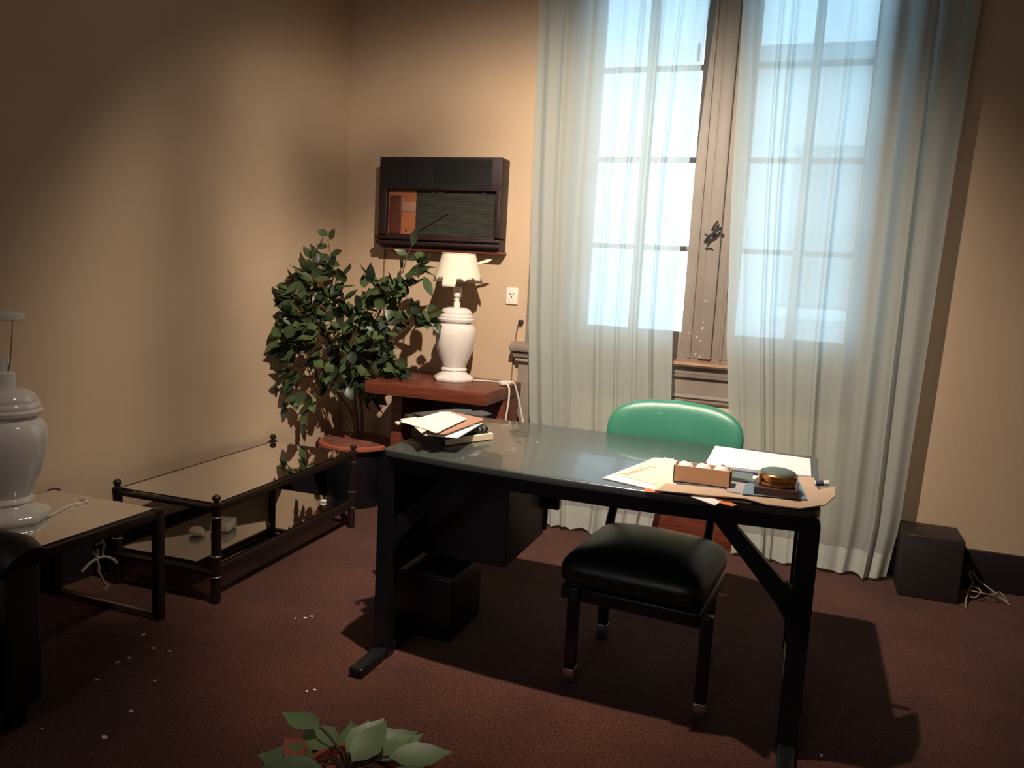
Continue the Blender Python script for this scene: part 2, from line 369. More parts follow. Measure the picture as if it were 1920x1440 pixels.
# ------------------------------------------------------------------ outside: a pale building across the narrow street
t = Thing('building', 'pale plastered building across the street, seen blurred through the sheer curtains', 'building', (2.0, 7.0, -4.0))
b = NB(); box(b, (1.45, 7.0, -4.0), (14, 7.5, 4.20)); fac = t.part('facade', b, M['facade'], smooth=False)
b = NB(); box(b, (1.35, 6.8, 4.20), (14, 7.5, 4.42), 0.03); t.part('cornice', b, M['facadedark'])
b = NB(); box(b, (2.2, 6.75, 1.0), (3.6, 7.0, 1.14), 0.02); t.part('window_ledge', b, M['paper'])
b = NB(); box(b, (2.3, 6.97, 1.14), (3.5, 7.01, 3.2)); t.part('window', b, M['facadedark'])
b = NB(); box(b, (-8, 0.3, -4.2), (14, 7.5, -4.0)); struct('ground', b, M['floorout'], smooth=False)

# ------------------------------------------------------------------ curtains
def curtain(name, label, xl, xr, folds, seed, ztop=3.04, amp=0.022):
    """xl, xr: functions of z giving the edges; folds: list of (u, width, depth)"""
    t = Thing(name, label, 'curtain', ((xl(0.0)+xr(0.0))/2, -0.13, 0.008), 'sheer curtains at the window')
    rr = random.Random(seed); ph = rr.random()*6
    NU, NZ = 260, 80
    def pos(u, z):
        a, c = xl(z), xr(z); x = a+(c-a)*u
        d = 0.0
        for (fu, w, dep) in folds:
            s = (u-fu-0.012*math.sin(z*1.3+fu*9))/w
            d += dep*math.exp(-s*s)*(0.75+0.25*math.sin(z*0.9+fu*17))
        d += amp*0.35*math.sin(u*37+ph+0.5*math.sin(z*0.8))*(0.5+0.5*math.sin(u*9+ph))
        d += 0.003*math.sin(u*61+ph*2)
        if z < 0.5: d += 0.012*(0.5-z)*2*math.sin(u*26+ph)
        x += 0.003*math.sin(u*40+z*0.7)
        return (x, -0.135-d, z)
    def sheet(z0, z1, n, off=0.0, bottom=None):
        b = NB(); rows = []
        for j in range(n+1):
            row = []
            for i in range(NU+1):
                u = i/NU; zz = z0+(z1-z0)*j/n
                if bottom and j == 0: zz = bottom(u)
                x, y, z = pos(u, zz); row.append(b.verts.new((x, y-off, z)))
            rows.append(row)
        for A, B in zip(rows, rows[1:]):
            for i in range(NU): b.faces.new((A[i], A[i+1], B[i+1], B[i]))
        return b
    t.part('cloth', sheet(0.14, ztop, NZ), M['curtain'], ang=180)
    t.part('hem', sheet(0.0, 0.1405, 6, 0.0, bottom=lambda u: 0.008+0.014*abs(math.sin(u*17+ph))), M['hem'], ang=180)
    return t
def lerp(tab):
    def f(z):
        for (z0, v0), (z1, v1) in zip(tab, tab[1:]):
            if z <= z1: return v0+(v1-v0)*max(0, (z-z0))/(z1-z0)
        return tab[-1][1]
    return f
curtain('curtain', 'sheer white curtain at the left, in front of the left window leaf',
        lerp([(0, 1.37), (0.15, 1.36), (0.6, 1.26), (1.1, 1.225), (1.8, 1.20), (3.1, 1.175)]), lerp([(0, 1.955), (0.5, 2.035), (1.1, 2.00), (1.8, 2.005), (2.5, 2.04), (3.1, 2.075)]),
        [(0.10, .035, .035), (0.19, .02, .03), (0.33, .03, .02), (0.50, .02, .03), (0.62, .012, .045), (0.74, .018, .03), (0.86, .012, .05), (0.95, .02, .02)], 3)
curtain('curtain', 'sheer white curtain at the right, in front of the right window leaf',
        lerp([(0, 2.385), (0.15, 2.38), (0.6, 2.325), (1.1, 2.265), (1.8, 2.225), (2.7, 2.20), (3.1, 2.18)]), lerp([(0, 3.105), (0.3, 3.140), (1.1, 3.165), (2.0, 3.19), (3.1, 3.225)]),
        [(0.07, .02, .02), (0.19, .010, .055), (0.25, .012, .05), (0.36, .02, .02), (0.48, .015, .045), (0.60, .02, .02), (0.73, .03, .035), (0.84, .02, .05), (0.93, .03, .03)], 5)
b = NB(); tube(b, [(1.05, -0.135, 3.05), (3.32, -0.135, 3.05)], 0.012, 10)
for x in (1.1, 3.27): tube(b, [(x, -0.135, 3.05), (x, -0.03, 3.05)], 0.007, 8)
single('curtain_rod', b, M['lever'], (2.2, -0.135, 3.05), 'thin dark curtain rod above the window', 'curtain rod')

# ------------------------------------------------------------------ desk
DX0, DX1, DYB = 1.298, 2.722, -1.085
DXC, DHW = (DX0+DX1)/2, (DX1-DX0)/2
def yf(x): s = (x-DXC)/DHW; return -1.868 - 0.022*(s+1)/2 - 0.055*(1-s*s)
desk = Thing('desk', 'black desk with a dark green top and braced metal end frames, strewn with papers', 'desk', (DXC, -1.5, 0))
b = NB()
N = 28; xs = [DX0+0.02+(DX1-DX0-0.04)*i/N for i in range(N+1)]
poly = [(x, yf(x)) for x in xs]+[(DX1-0.004, yf(DX1)+0.03), (DX1-0.004, DYB-0.02), (DX1-0.02, DYB), (DX0+0.02, DYB), (DX0+0.004, DYB-0.02), (DX0+0.004, yf(DX0)+0.03)]
prism(b, poly, 0.728, 0.75)
es = [e for e in b.edges if all(v.co.z > 0.749 for v in e.verts)]
bmesh.ops.bevel(b, geom=es, offset=0.005, segments=3, profile=0.5, affect='EDGES')
desk.part('desk_top', b, M['desktop'], ang=30)
b = NB()   # front apron following the bow, rear apron
for i in range(N):
    x0, x1 = xs[i], xs[i+1]; y0, y1 = yf(x0)+0.006, yf(x1)+0.006
    vs = [b.verts.new(p) for p in ((x0, y0, .683), (x1, y1, .683), (x1, y1, .727), (x0, y0, .727), (x0, y0+.03, .683), (x1, y1+.03, .683), (x1, y1+.03, .727), (x0, y0+.03, .727))]
    for f in ((0,1,2,3), (4,7,6,5), (0,4,5,1), (3,2,6,7)): b.faces.new([vs[k] for k in f])
bmesh.ops.remove_doubles(b, verts=b.verts[:], dist=1e-5)
desk.part('front_apron', b, M['black'])
b = NB(); box(b, (DX0+.05, DYB-.035, .690), (DX1-.05, DYB-.008, .727), .003); desk.part('rear_apron', b, M['black'])
for s, x0, x1 in ((-1, DX0, DX0+.058), (1, DX1-.058, DX1)):
    yA, yB = yf(x0 if s < 0 else x1)-.004, DYB+.004
    b = NB()   # front leg with a rounded shoulder
    def leg(bm, y0, y1, foot):
        out = x0 if s < 0 else x1; inn = x1 if s < 0 else x0
        r = 0.04; pr = [(inn, 0.0), (inn, 0.742)]
        for k in range(7):
            a = PI/2*k/6
            pr.append((out - s*(r - r*math.sin(a)), 0.742 - r + r*math.cos(a)))
        pr.append((out, 0.0))
        prism(bm, pr, y0, y1, axis=1)
    leg(b, yA, yA+.045, 0); desk.part('leg', b, M['black'])
    b = NB(); leg(b, yB-.045, yB, 0); desk.part('leg', b, M['black'])
    b = NB(); box(b, (x0+.004, yA-.17, 0.001), (x1-.004, yB+.03, 0.035), .006); desk.part('foot_rail', b, M['black'])
    b = NB(); box(b, (x0+.006, yA+.045, .66), (x1-.006, yB-.045, .727), .004); desk.part('side_rail', b, M['black'])
    # diagonal brace with flared ends
    b = NB()
    inn = x1 if s < 0 else x0
    d = -s
    up_, lo_ = [], []
    prof = [(inn+d*.0, .375), (inn+d*.0, .50), (inn+d*.012, .522), (inn+d*.022, .522), (inn+d*.030, .530), (inn+d*.165, .660), (inn+d*.170, .668), (inn+d*.168, .678), (inn+d*.155, .690), (inn+d*.155, .70),
            (inn+d*.33, .70), (inn+d*.33, .690), (inn+d*.262, .684), (inn+d*.232, .670), (inn+d*.045, .462), (inn+d*.020, .425)]
    prism(b, prof, yA+.010, yA+.040, axis=1)
    bmesh.ops.triangulate(b, faces=[f for f in b.faces if len(f.verts) > 4])
    desk.part('brace', b, M['black'])
b = NB(); box(b, (1.300, -1.815, 0.27), (1.311, -1.14, 0.659), .002); desk.part('end_panel', b, M['bluebox'])
b = NB(); box(b, (1.315, -1.56, 0.285), (1.668, -1.10, 0.727), .004)
ped = desk.part('drawer_pedestal', b, M['bluebox'])
b = NB(); box(b, (1.35, -1.10, 0.30), (1.678, -1.075, 0.50), .003); desk.part('drawer', b, M['blackbox'], under=ped)
b = NB(); box(b, (1.35, -1.10, 0.508), (1.678, -1.075, 0.70), .003); desk.part('drawer', b, M['blackbox'], under=ped)
b = NB(); box(b, (1.64, -1.12, 0.40), (1.735, -1.085, 0.727), .004); desk.part('drawer_hanger', b, M['black'])
# black box under the desk, left end
t = Thing('storage_box', 'black box on the carpet under the left end of the desk', 'box', (1.40, -1.52, 0))
b = NB(); box(b, (1.235, -1.665, 0.0), (1.502, -1.37, 0.240), .006); t.part('body', b, M['black'])
b = NB(); box(b, (1.230, -1.670, .2405), (1.507, -1.365, .252), .003); t.part('lid', b, M['blackbox'])

# ------------------------------------------------------------------ green chair tucked in behind the desk
def cushion(bm, c, sx, sy, sz, e=4.0, crown=0.0, nu=56, nv=24, ev=2/2.6):
    """superellipsoid pad centred at c"""
    def sg(v, p): return math.copysign(abs(v)**p, v)
    rows = []
    for j in range(nv+1):
        ph = -PI/2+PI*j/nv; row = []
        for i in range(nu):
            th = 2*PI*i/nu
            x = sx*sg(math.cos(ph), ev)*sg(math.cos(th), 2/e); y = sy*sg(math.cos(ph), ev)*sg(math.sin(th), 2/e); z = sz*sg(math.sin(ph), ev if ph < 0 else 1.0)
            z += crown*max(0, 1-(x/sx)**2)*max(0, 1-(y/sy)**2)
            row.append((x, y, z))
        rows.append(row)
    vs = [[bm.verts.new(Vector(c)+Vector(p)) for p in r] for r in rows]
    for A, B in zip(vs, vs[1:]):
        for i in range(nu): bm.faces.new((A[i], A[(i+1) % nu], B[(i+1) % nu], B[i]))
    bmesh.ops.remove_doubles(bm, verts=bm.verts[:], dist=1e-5)
    return [v for v in bm.verts]
ch = Thing('office_chair', 'green vinyl chair tucked under the desk, its bright green backrest standing above the far edge', 'chair', (2.2, -1.5, 0))
b = NB(); vs = cushion(b, (0, 0, 0), .247, .252, .062, e=9, crown=.032, ev=.42)
bmesh.ops.rotate(b, verts=b.verts[:], cent=(0, 0, 0), matrix=Matrix.Rotation(-.085, 3, 'Z')); bmesh.ops.translate(b, verts=b.verts[:], vec=(2.183, -1.525, .392))
ch.part('seat', b, M['shadegreen'], ang=180)
b = NB(); box(b, (1.955, -1.765, .290), (2.425, -1.32, .338), .006, rot=-.085, piv=(2.195, -1.52, .3)); ch.part('seat_frame', b, M['black'])
for (x, y, z) in ((1.985, -1.745, 0), (2.428, -1.785, 0), (2.005, -1.345, 0), (2.40, -1.375, 0)):
    b = NB(); box(b, (x-.019, y-.019, .012), (x+.019, y+.019, .34), .004)
    l_ = ch.part('leg', b, M['black'])
    b = NB(); box(b, (x-.021, y-.021, .001), (x+.021, y+.021, .055), .004); ch.part('lit_leg_tip', b, M['ring'], under=l_)  # paler tip stands in for light reaching the leg ends
for x0, x1 in ((2.002, 1.985), (2.385, 2.362)):
    b = NB(); tube(b, [(x0, -1.33, .33), (x1, -1.26, .42), (x1, -1.13, .54), (x1+.005, -1.045, .64), (x1+.01, -1.005, .76)], .017, 10, smooth=5); ch.part('back_post', b, M['black'])
# backrest: rounded, bowed pad
b = NB(); nu, nv = 44, 24; rows = []
bx, by, bz = 2.172, -0.985, 0.772
def sg(v, p): return math.copysign(abs(v)**p, v)
for j in range(nv+1):
    ph = -PI/2+PI*j/nv; row = []
    for i in range(nu):
        th = 2*PI*i/nu
        x = .275*sg(math.cos(ph), .6)*sg(math.cos(th), 2/4.6); z = .122*sg(math.cos(ph), .6)*sg(math.sin(th), 2/3.2); y = .040*sg(math.sin(ph), .8)
        z -= .030*(x/.27)**2*(1 if z > 0 else .3); y += -.05*(x/.27)**2 + .25*z*0.5
        row.append(b.verts.new((bx+x, by+y, bz+z)))
    rows.append(row)
for A, B in zip(rows, rows[1:]):
    for i in range(nu): b.faces.new((A[i], A[(i+1) % nu], B[(i+1) % nu], B[i]))
bmesh.ops.remove_doubles(b, verts=b.verts[:], dist=1e-5)
bmesh.ops.rotate(b, verts=b.verts[:], cent=(bx, by, bz), matrix=Matrix.Rotation(-.03, 3, 'Z'))
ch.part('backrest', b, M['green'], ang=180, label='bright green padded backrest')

# ------------------------------------------------------------------ coffee table (glass, two levels)
def frame_table(t, o, ang, wx_, ly, h, shelf, r=.014, postr=.019, name_glass='tableglass', finial=True, sled=False, thick=.03):
    ca, sa = math.cos(ang), math.sin(ang)
    def T(a, c, z): return (o[0]+a*ca-c*sa, o[1]+a*sa+c*ca, z)
    corners = [(0, 0), (wx_, 0), (wx_, ly), (0, ly)]
    for (a, c) in corners:
        b = NB(); p = T(a, c, 0)
        lathe(b, [(postr*.9, .0), (postr*1.05, .02), (postr, .05), (postr, h-.02), (postr*1.15, h-.015), (postr*1.15, h+.004), (postr*.6, h+.008)]+([(postr*.55, h+.014), (postr*.85, h+.020), (postr*.9, h+.030), (postr*.5, h+.038)] if finial else []), p, 20)
        lg = t.part('leg', b, M['bronze'])
        for z in ((h-.055, shelf+.04, shelf-.045) if shelf else (h-.05,)):
            b = NB(); lathe(b, [(postr*1.0, z), (postr*1.12, z+.002), (postr*1.12, z+.006), (postr*1.0, z+.008)], p, 20)
            t.part('collar', b, M['ring'], under=lg)
    for zz, hh in ([(h, thick)]+([(shelf, .045)] if shelf else [])):
        for (a0, c0), (a1, c1) in zip(corners, corners[1:]+corners[:1]):
            b = NB(); beam(b, T(a0, c0, zz-hh/2), T(a1, c1, zz-hh/2), .018 if abs(a0-a1) < 1e-6 else hh, hh if abs(a0-a1) < 1e-6 else .018, .003)
            t.part('rail', b, M['bronze'])
    e = .012
    b = NB(); prism(b, [T(a, c, 0)[:2] for a, c in ((e, e), (wx_-e, e), (wx_-e, ly-e), (e, ly-e))], h-.004, h+.002); t.part('glass_top', b, M[name_glass], smooth=False)
    if shelf:
        b = NB(); prism(b, [T(a, c, 0)[:2] for a, c in ((e, e), (wx_-e, e), (wx_-e, ly-e), (e, ly-e))], shelf-.004, shelf+.002); t.part('glass_shelf', b, M['shelfglass'], smooth=False)
    return T
t = Thing('coffee_table', 'long two-tier coffee table of smoked glass with bronze corner posts, along the left wall', 'table', (0.28, -1.24, 0))
frame_table(t, (0.035, -1.775, 0), 0.035, .485, 1.09, .405, .15)
# things on the lower shelf
b = NB(); box(b, (.20, -1.43, .153), (.29, -1.33, .20), .012, rot=.3)
single('paper_cup', b, M['cord'], (.245, -1.38, .153), 'crumpled white cup on the lower glass shelf of the coffee table', 'cup')
b = NB(); vs = cushion(b, (.20, -1.50, .172), .035, .03, .018, e=2.2); single('crumpled_paper', b, M['cord'], (.20, -1.50, .153), 'small crumpled white paper on the lower glass shelf of the coffee table', 'paper')
b = NB(); box(b, (.36, -.80, .153), (.40, -.78, .166), .004); single('paper_scrap', b, M['cord'], (.38, -.79, .153), 'pale scrap at the far end of the coffee table shelf', 'paper scrap')

# side table with sled ends
t = Thing('side_table', 'dark framed glass side table carrying the bare white lamp, at the left edge', 'table', (0.2, -2.4, 0))
sx0, sx1, sy0, sy1, sz = -0.08, 0.435, -2.60, -1.975, 0.430
for (x, y) in ((sx0, sy0), (sx1, sy0), (sx0, sy1), (sx1, sy1)):
    b = NB(); box(b, (x-.017, y-.017, .0), (x+.017, y+.017, sz+.003), .003); t.part('leg', b, M['bronze'])
for z, nm in ((sz-.018, 'rail'), (.014, 'floor_rail')):
    for (p, q) in (((sx0, sy1), (sx1, sy1)), ((sx0, sy0), (sx1, sy0))):
        b = NB(); beam(b, (p[0]+.017, p[1], z), (q[0]-.017, q[1], z), .026, .026, .003); t.part(nm, b, M['bronze'] if nm == 'rail' else M['ring'])
for x in (sx0, sx1):
    b = NB(); beam(b, (x, sy0+.017, sz-.018), (x, sy1-.017, sz-.018), .026, .034, .003); t.part('rail', b, M['bronze'])
b = NB(); box(b, (sx0+.01, sy0+.01, sz-.002), (sx1-.01, sy1-.01, sz+.004)); t.part('glass_top', b, M['tableglass'], smooth=False)

# white knotted cord hanging under the side table
b = NB(); X = .40
tube(b, [(X, -2.205, .395), (X, -2.195, .372), (X, -2.19, .352), (X, -2.193, .34), (X, -2.195, .315)], .0045, 6, smooth=4)
tube(b, [(X, -2.225, .362), (X, -2.205, .365), (X, -2.188, .352)], .0035, 6, smooth=4)
tube(b, [(X, -2.285, .285), (X, -2.255, .303), (X, -2.215, .312), (X, -2.18, .305), (X, -2.15, .285), (X, -2.135, .268)], .005, 6, smooth=4)
tube(b, [(X, -2.238, .345), (X, -2.228, .325), (X, -2.22, .312)], .004, 6, smooth=3)
tube(b, [(X, -2.218, .345), (X, -2.218, .328), (X, -2.222, .312), (X, -2.214, .285), (X, -2.214, .262), (X, -2.20, .235), (X, -2.19, .212)], .005, 6, smooth=4)
tube(b, [(X, -2.19, .212), (X+.004, -2.18, .197), (X, -2.192, .188), (X-.004, -2.18, .18), (X, -2.19, .19)], .0055, 6, smooth=3)
single('cord', b, M['cord'], (X, -2.2, .395), 'knotted white cord hanging below the edge of the glass side table', 'cord')

# armchair, only a corner shows
t = Thing('armchair', 'black leather armchair with a rounded arm, cut off at the left edge', 'armchair', (0.35, -3.05, 0))
b = NB(); box(b, (.0, -3.25, .06), (.65, -2.78, .36), .03); t.part('seat_base', b, M['leather'])
b = NB(); tube(b, [(.0, -2.70, .505), (.63, -2.70, .505), (.655, -2.70, .49)], .072, 24, taper=.9); box(b, (.0, -2.76, .06), (.65, -2.64, .50), .02); t.part('arm', b, M['leather'])
b = NB(); box(b, (-.15, -3.25, .06), (-.001, -2.73, .72), .03); t.part('backrest', b, M['leather'])
for x in (.05, .60):
    for y in (-3.2, -2.70): b = NB(); box(b, (x-.02, y-.02, 0), (x+.02, y+.02, .07)); t.part('leg', b, M['black'])

# ------------------------------------------------------------------ lamps
def ceramic(bm, c, s):
    prof = [(.0, 0), (.104, 0), (.110, .008), (.108, .022), (.092, .032), (.070, .046), (.066, .056), (.072, .060), (.070, .068), (.062, .074), (.070, .095), (.092, .150), (.106, .205), (.1115, .255), (.108, .288),
            (.096, .308), (.082, .316), (.084, .322), (.098, .328), (.1005, .338), (.094, .346), (.096, .352), (.090, .362), (.086, .366), (.087, .372), (.074, .392), (.050, .402), (.020, .404), (.0, .404)]
    lathe(bm, [(r*s, z*s) for r, z in prof], c, 64, wob=lambda a, z: (.07*max(0, math.cos(6*a))**2 if z < .034*s else 0), cap=False)
    bmesh.ops.remove_doubles(bm, verts=bm.verts[:], dist=1e-5)
LX, LY, LZ = 0.832, -0.215, 0.7705
t = Thing('table_lamp', 'white ceramic urn lamp with a torn cream shade on the red wooden table', 'lamp', (LX, LY, LZ))
b = NB(); ceramic(b, (LX, LY, LZ), 1.0); t.part('lamp_base', b, M['ceramic'], ang=50)
b = NB(); lathe(b, [(.018, .404), (.018, .43), (.012, .435), (.012, .455), (.020, .46), (.024, .475), (.024, .505), (.019, .51), (.012, .51)], (LX, LY, LZ), 24); t.part('bulb_socket', b, M['white_plastic'])
b = NB()
for s in (-1, 1): tube(b, [(LX+s*.014, LY, LZ+.44), (LX+s*.045, LY, LZ+.50), (LX+s*.052, LY, LZ+.58), (LX+s*.03, LY, LZ+.67), (LX, LY, LZ+.685)], .0022, 6, smooth=5)
for a in range(3): tube(b, [(LX, LY, LZ+.685), (LX+.088*math.cos(a*2.1), LY+.088*math.sin(a*2.1), LZ+.688)], .0018, 6)
t.part('harp', b, M['wire'])
b = NB()    # torn shade: lower rim ragged towards the camera, one tab left hanging
NA, NH = 120, 10; top = []; rr0, rr1, z0, z1 = .134, .090, .548, .690
def torn(a):
    d = math.atan2(math.sin(a+PI/2-.30), math.cos(a+PI/2-.30))       # angle from the camera-facing side
    z = z0-.012
    if abs(d) < 1.5:
        z = z0+.006+.006*math.sin(a*9)+.004*math.sin(a*23)
        if -.55 < d < .02: z = z0-.034
    return z
cols = []
for i in range(NA):
    a = 2*PI*i/NA; zb = torn(a); col = []
    for j in range(NH+1):
        z = zb+(z1-zb)*j/NH; r = rr0+(rr1-rr0)*(z-z0)/(z1-z0)
        col.append((LX+r*math.cos(a), LY+r*math.sin(a), LZ+z))
    cols.append([b.verts.new(p) for p in col])
for i in range(NA):
    A, B = cols[i], cols[(i+1) % NA]
    for j in range(NH): b.faces.new((A[j], B[j], B[j+1], A[j+1]))
sh = t.part('lamp_shade', b, M['shade'], ang=180)
md = sh.modifiers.new('thick', 'SOLIDIFY'); md.thickness = .0018
b = NB()
for i in range(48):
    a0, a1 = 2*PI*i/48, 2*PI*(i+1)/48
    tube(b, [(LX+.091*math.cos(a0), LY+.091*math.sin(a0), LZ+.690), (LX+.091*math.cos(a1), LY+.091*math.sin(a1), LZ+.690)], .003, 5)
t.part('shade_trim', b, M['manila'], under=sh)
b = NB(); prism(b, [(LX+.088, LZ+.645), (LX+.115, LZ+.655), (LX+.165, LZ+.672), (LX+.185, LZ+.668), (LX+.165, LZ+.655), (LX+.12, LZ+.642)], LY+.02, LY+.022, axis=1); t.part('torn_flap', b, M['shade'], under=sh)
b = NB()
tube(b, [(LX+.10, LY-.01, LZ+.012), (LX+.16, LY+.06, LZ+.006), (LX+.24, LY+.07, LZ+.006), (LX+.285, LY+.02, LZ+.012), (LX+.305, LY-.005, LZ+.014)], .004, 8, smooth=6)
cd = t.part('power_cord', b, M['cord'])
b = NB(); box(b, (LX+.285, LY-.035, LZ+.003), (LX+.325, LY+.025, LZ+.026), .006, rot=-.5); t.part('cord_switch', b, M['white_plastic'], under=cd)
b = NB()
tube(b, [(LX+.315, LY-.02, LZ+.014), (LX+.343, LY-.04, LZ-.006), (LX+.348, LY-.05, LZ-.08), (LX+.338, LY-.055, LZ-.20), (LX+.34, LY-.05, LZ-.35)], .005, 8, smooth=6)
tube(b, [(LX+.31, LY+.01, LZ+.014), (LX+.345, LY+.03, LZ+.012), (LX+.362, LY+.05, LZ-.05), (LX+.385, LY+.07, LZ-.16), (LX+.42, LY+.07, LZ-.30)], .005, 8, smooth=6)
t.part('hanging_cord', b, M['cord'], under=cd)

L2 = (.105, -2.315, .4345)
s = 1.13
t = Thing('table_lamp', 'white ceramic urn lamp without a shade, on the glass side table at the left edge', 'lamp', L2)
b = NB(); ceramic(b, L2, s); t.part('lamp_base', b, M['ceramic'], ang=50)
b = NB(); lathe(b, [(.030, .404*s), (.033, .42*s), (.033, .45*s), (.018, .455*s), (.014, .50*s)], L2, 24); t.part('bulb_socket', b, M['white_plastic'])
b = NB()
for q in (-1, 1): tube(b, [(L2[0]+q*.014, L2[1], L2[2]+.50), (L2[0]+q*.030, L2[1], L2[2]+.56), (L2[0]+q*.045, L2[1], L2[2]+.69)], .0022, 6, smooth=5)
t.part('harp', b, M['wire'])
b = NB(); lathe(b, [(.0, .700), (.05, .700), (.062, .690), (.066, .692), (.066, .705), (.05, .716), (.0, .718)], L2, 40, cap=False); bmesh.ops.remove_doubles(b, verts=b.verts[:], dist=1e-5); t.part('shade_fitter', b, M['white_plastic'])
b = NB(); tube(b, [(L2[0]+.10, L2[1]+.06, .44), (.19, -2.20, .44), (.16, -2.12, .44), (.17, -2.05, .44), (.10, -2.02, .44)], .003, 6, smooth=6); t.part('power_cord', b, M['cord'])

# ------------------------------------------------------------------ red wooden table by the back wall
t = Thing('console_table', 'red-brown wooden table with a thick top by the back wall, carrying the shaded lamp', 'table', (.80, -.29, 0))
b = NB(); box(b, (.475, -.560, .705), (1.165, -.022, .770), .003); t.part('table_top', b, M['redwood'])
b = NB(); box(b, (.540, -.38, 0), (.605, -.05, .7045), .003); t.part('side_panel', b, M['redwood'])
b = NB(); box(b, (1.095, -.30, 0), (1.160, -.05, .7045), .003); t.part('side_panel', b, M['redwood'])
b = NB(); box(b, (.6055, -.08, .10), (1.0945, -.06, .7045), .003); t.part('back_panel', b, M['darkwood'])

# ------------------------------------------------------------------ air conditioner in the wall
t = Thing('air_conditioner', 'dark maroon wall air conditioner with a black top grille and reflections coloured onto its front', 'air conditioner', (.645, -.07, 1.47))
x0, x1, yF = .275, 1.018, -.120
b = NB()
box(b, (x0, yF, 1.805), (x1, -.001, 1.985), .004); box(b, (x0, yF, 1.545), (.325, -.001, 1.81), .004); box(b, (.988, yF, 1.545), (x1, -.001, 1.81), .004)
box(b, (x0, yF, 1.525), (x1, -.001, 1.56), .004); box(b, (.30, -.085, 1.55), (1.0, -.001, 1.82)); box(b, (x0, -.10, 1.49), (x1, -.001, 1.527), .003)
t.part('case', b, M['acframe'])
b = NB(); box(b, (x0-.012, yF-.018, 1.527), (x1+.004, yF+.02, 1.548), .008); box(b, (x0-.012, yF-.010, 1.500), (x1+.002, yF+.02, 1.523), .008); t.part('front_lip', b, M['acframe'])
b = NB(); box(b, (x0+.01, -.09, 1.470), (x1+.008, -.001, 1.486), .003); t.part('support_rail', b, M['redwood'])
b = NB(); box(b, (x0+.012, yF-.003, 1.815), (x1-.055, yF+.001, 1.975))
for k in range(14): box(b, (x0+.34, yF-.006, 1.825+k*.0105), (x1-.06, yF-.002, 1.829+k*.0105))
for x in (x0+.17, x0+.34, x0+.52): box(b, (x, yF-.007, 1.817), (x+.006, yF-.002, 1.973))
g = t.part('top_grille', b, M['acblack'])
b = NB(); box(b, (.50, -.092, 1.560), (.988, -.086, 1.804))
for k in range(28): box(b, (.50, -.0945, 1.563+k*.0086), (.985, -.0915, 1.566+k*.0086))
t.part('reflected_slats', b, M['acreflslats'])  # grey-green slats stand in for a reflection in the glossy front
b = NB(); tube(b, [(.525, -.096, 1.582), (.70, -.096, 1.680)], .0035, 6); t.part('diagonal_line', b, M['acblack'])  # dark diagonal line, part of the front's reflected image
b = NB(); box(b, (.326, -.094, 1.560), (.4995, -.086, 1.804)); pn = t.part('side_panel', b, M['acreflwall'])  # orange wall reflected in the glossy front, put into colour
b = NB(); box(b, (.335, -.100, 1.562), (.410, -.0945, 1.775), .003); t.part('reflected_door', b, M['acrefldoor'], under=pn)  # door reflected in the glossy front, built as a brown slab
b = NB(); box(b, (.412, -.098, 1.688), (.4985, -.0945, 1.742), .002); t.part('brown_patch', b, M['brownfolder'], under=pn)  # brown area within the same coloured reflection
b = NB(); box(b, (.44, -.0975, 1.572), (.446, -.0945, 1.588)); t.part('knob', b, M['acblack'], under=pn)
for (x, w) in ((.60, .012), (.64, .025), (.90, .02)):
    b = NB(); box(b, (x, -.0965, 1.792), (x+w, -.0945, 1.800)); t.part('label_mark', b, M['ring'])
b = NB(); tube(b, [(.262, -.02, 1.50), (.262, -.006, 1.47), (.262, -.006, 1.20), (.30, -.006, .95)], .0045, 6, smooth=4)
single('cable', b, M['browncord'], (.262, -.006, 1.2), 'brown cable running down the wall below the air conditioner', 'cable')

# wall outlet and plug
t = Thing('wall_outlet', 'cream wall socket plate between the lamp and the curtain', 'outlet', (1.073, -.004, 1.245))
b = NB(); box(b, (1.038, -.010, 1.200), (1.108, 0, 1.294), .004); t.part('cover_plate', b, M['white_plastic'])
b = NB()
for (x, z, a) in ((1.064, 1.258, .5), (1.082, 1.258, -.5), (1.073, 1.243, 0)):
    q = [(x-.002, z-.006), (x+.002, z-.006), (x+.002, z+.006), (x-.002, z+.006)]
    q = [(x+(p[0]-x)*math.cos(a)-(p[1]-z)*math.sin(a), z+(p[0]-x)*math.sin(a)+(p[1]-z)*math.cos(a)) for p in q]
    prism(b, q, -.0112, -.0095, axis=1)
t.part('socket_hole', b, M['lever'])
t = Thing('wall_cable', 'thin brown cable plugged into the wall beside the window casing', 'cable', (1.12, -.004, .80))
b = NB(); tube(b, [(1.135, -.022, 1.105), (1.122, -.012, 1.09), (1.110, -.006, 1.03), (1.100, -.006, .92), (1.097, -.006, .78)], .0035, 6, smooth=5); t.part('cord', b, M['browncord'])
b = NB(); box(b, (1.125, -.028, 1.095), (1.150, -.001, 1.118), .005); t.part('plug', b, M['lever'])

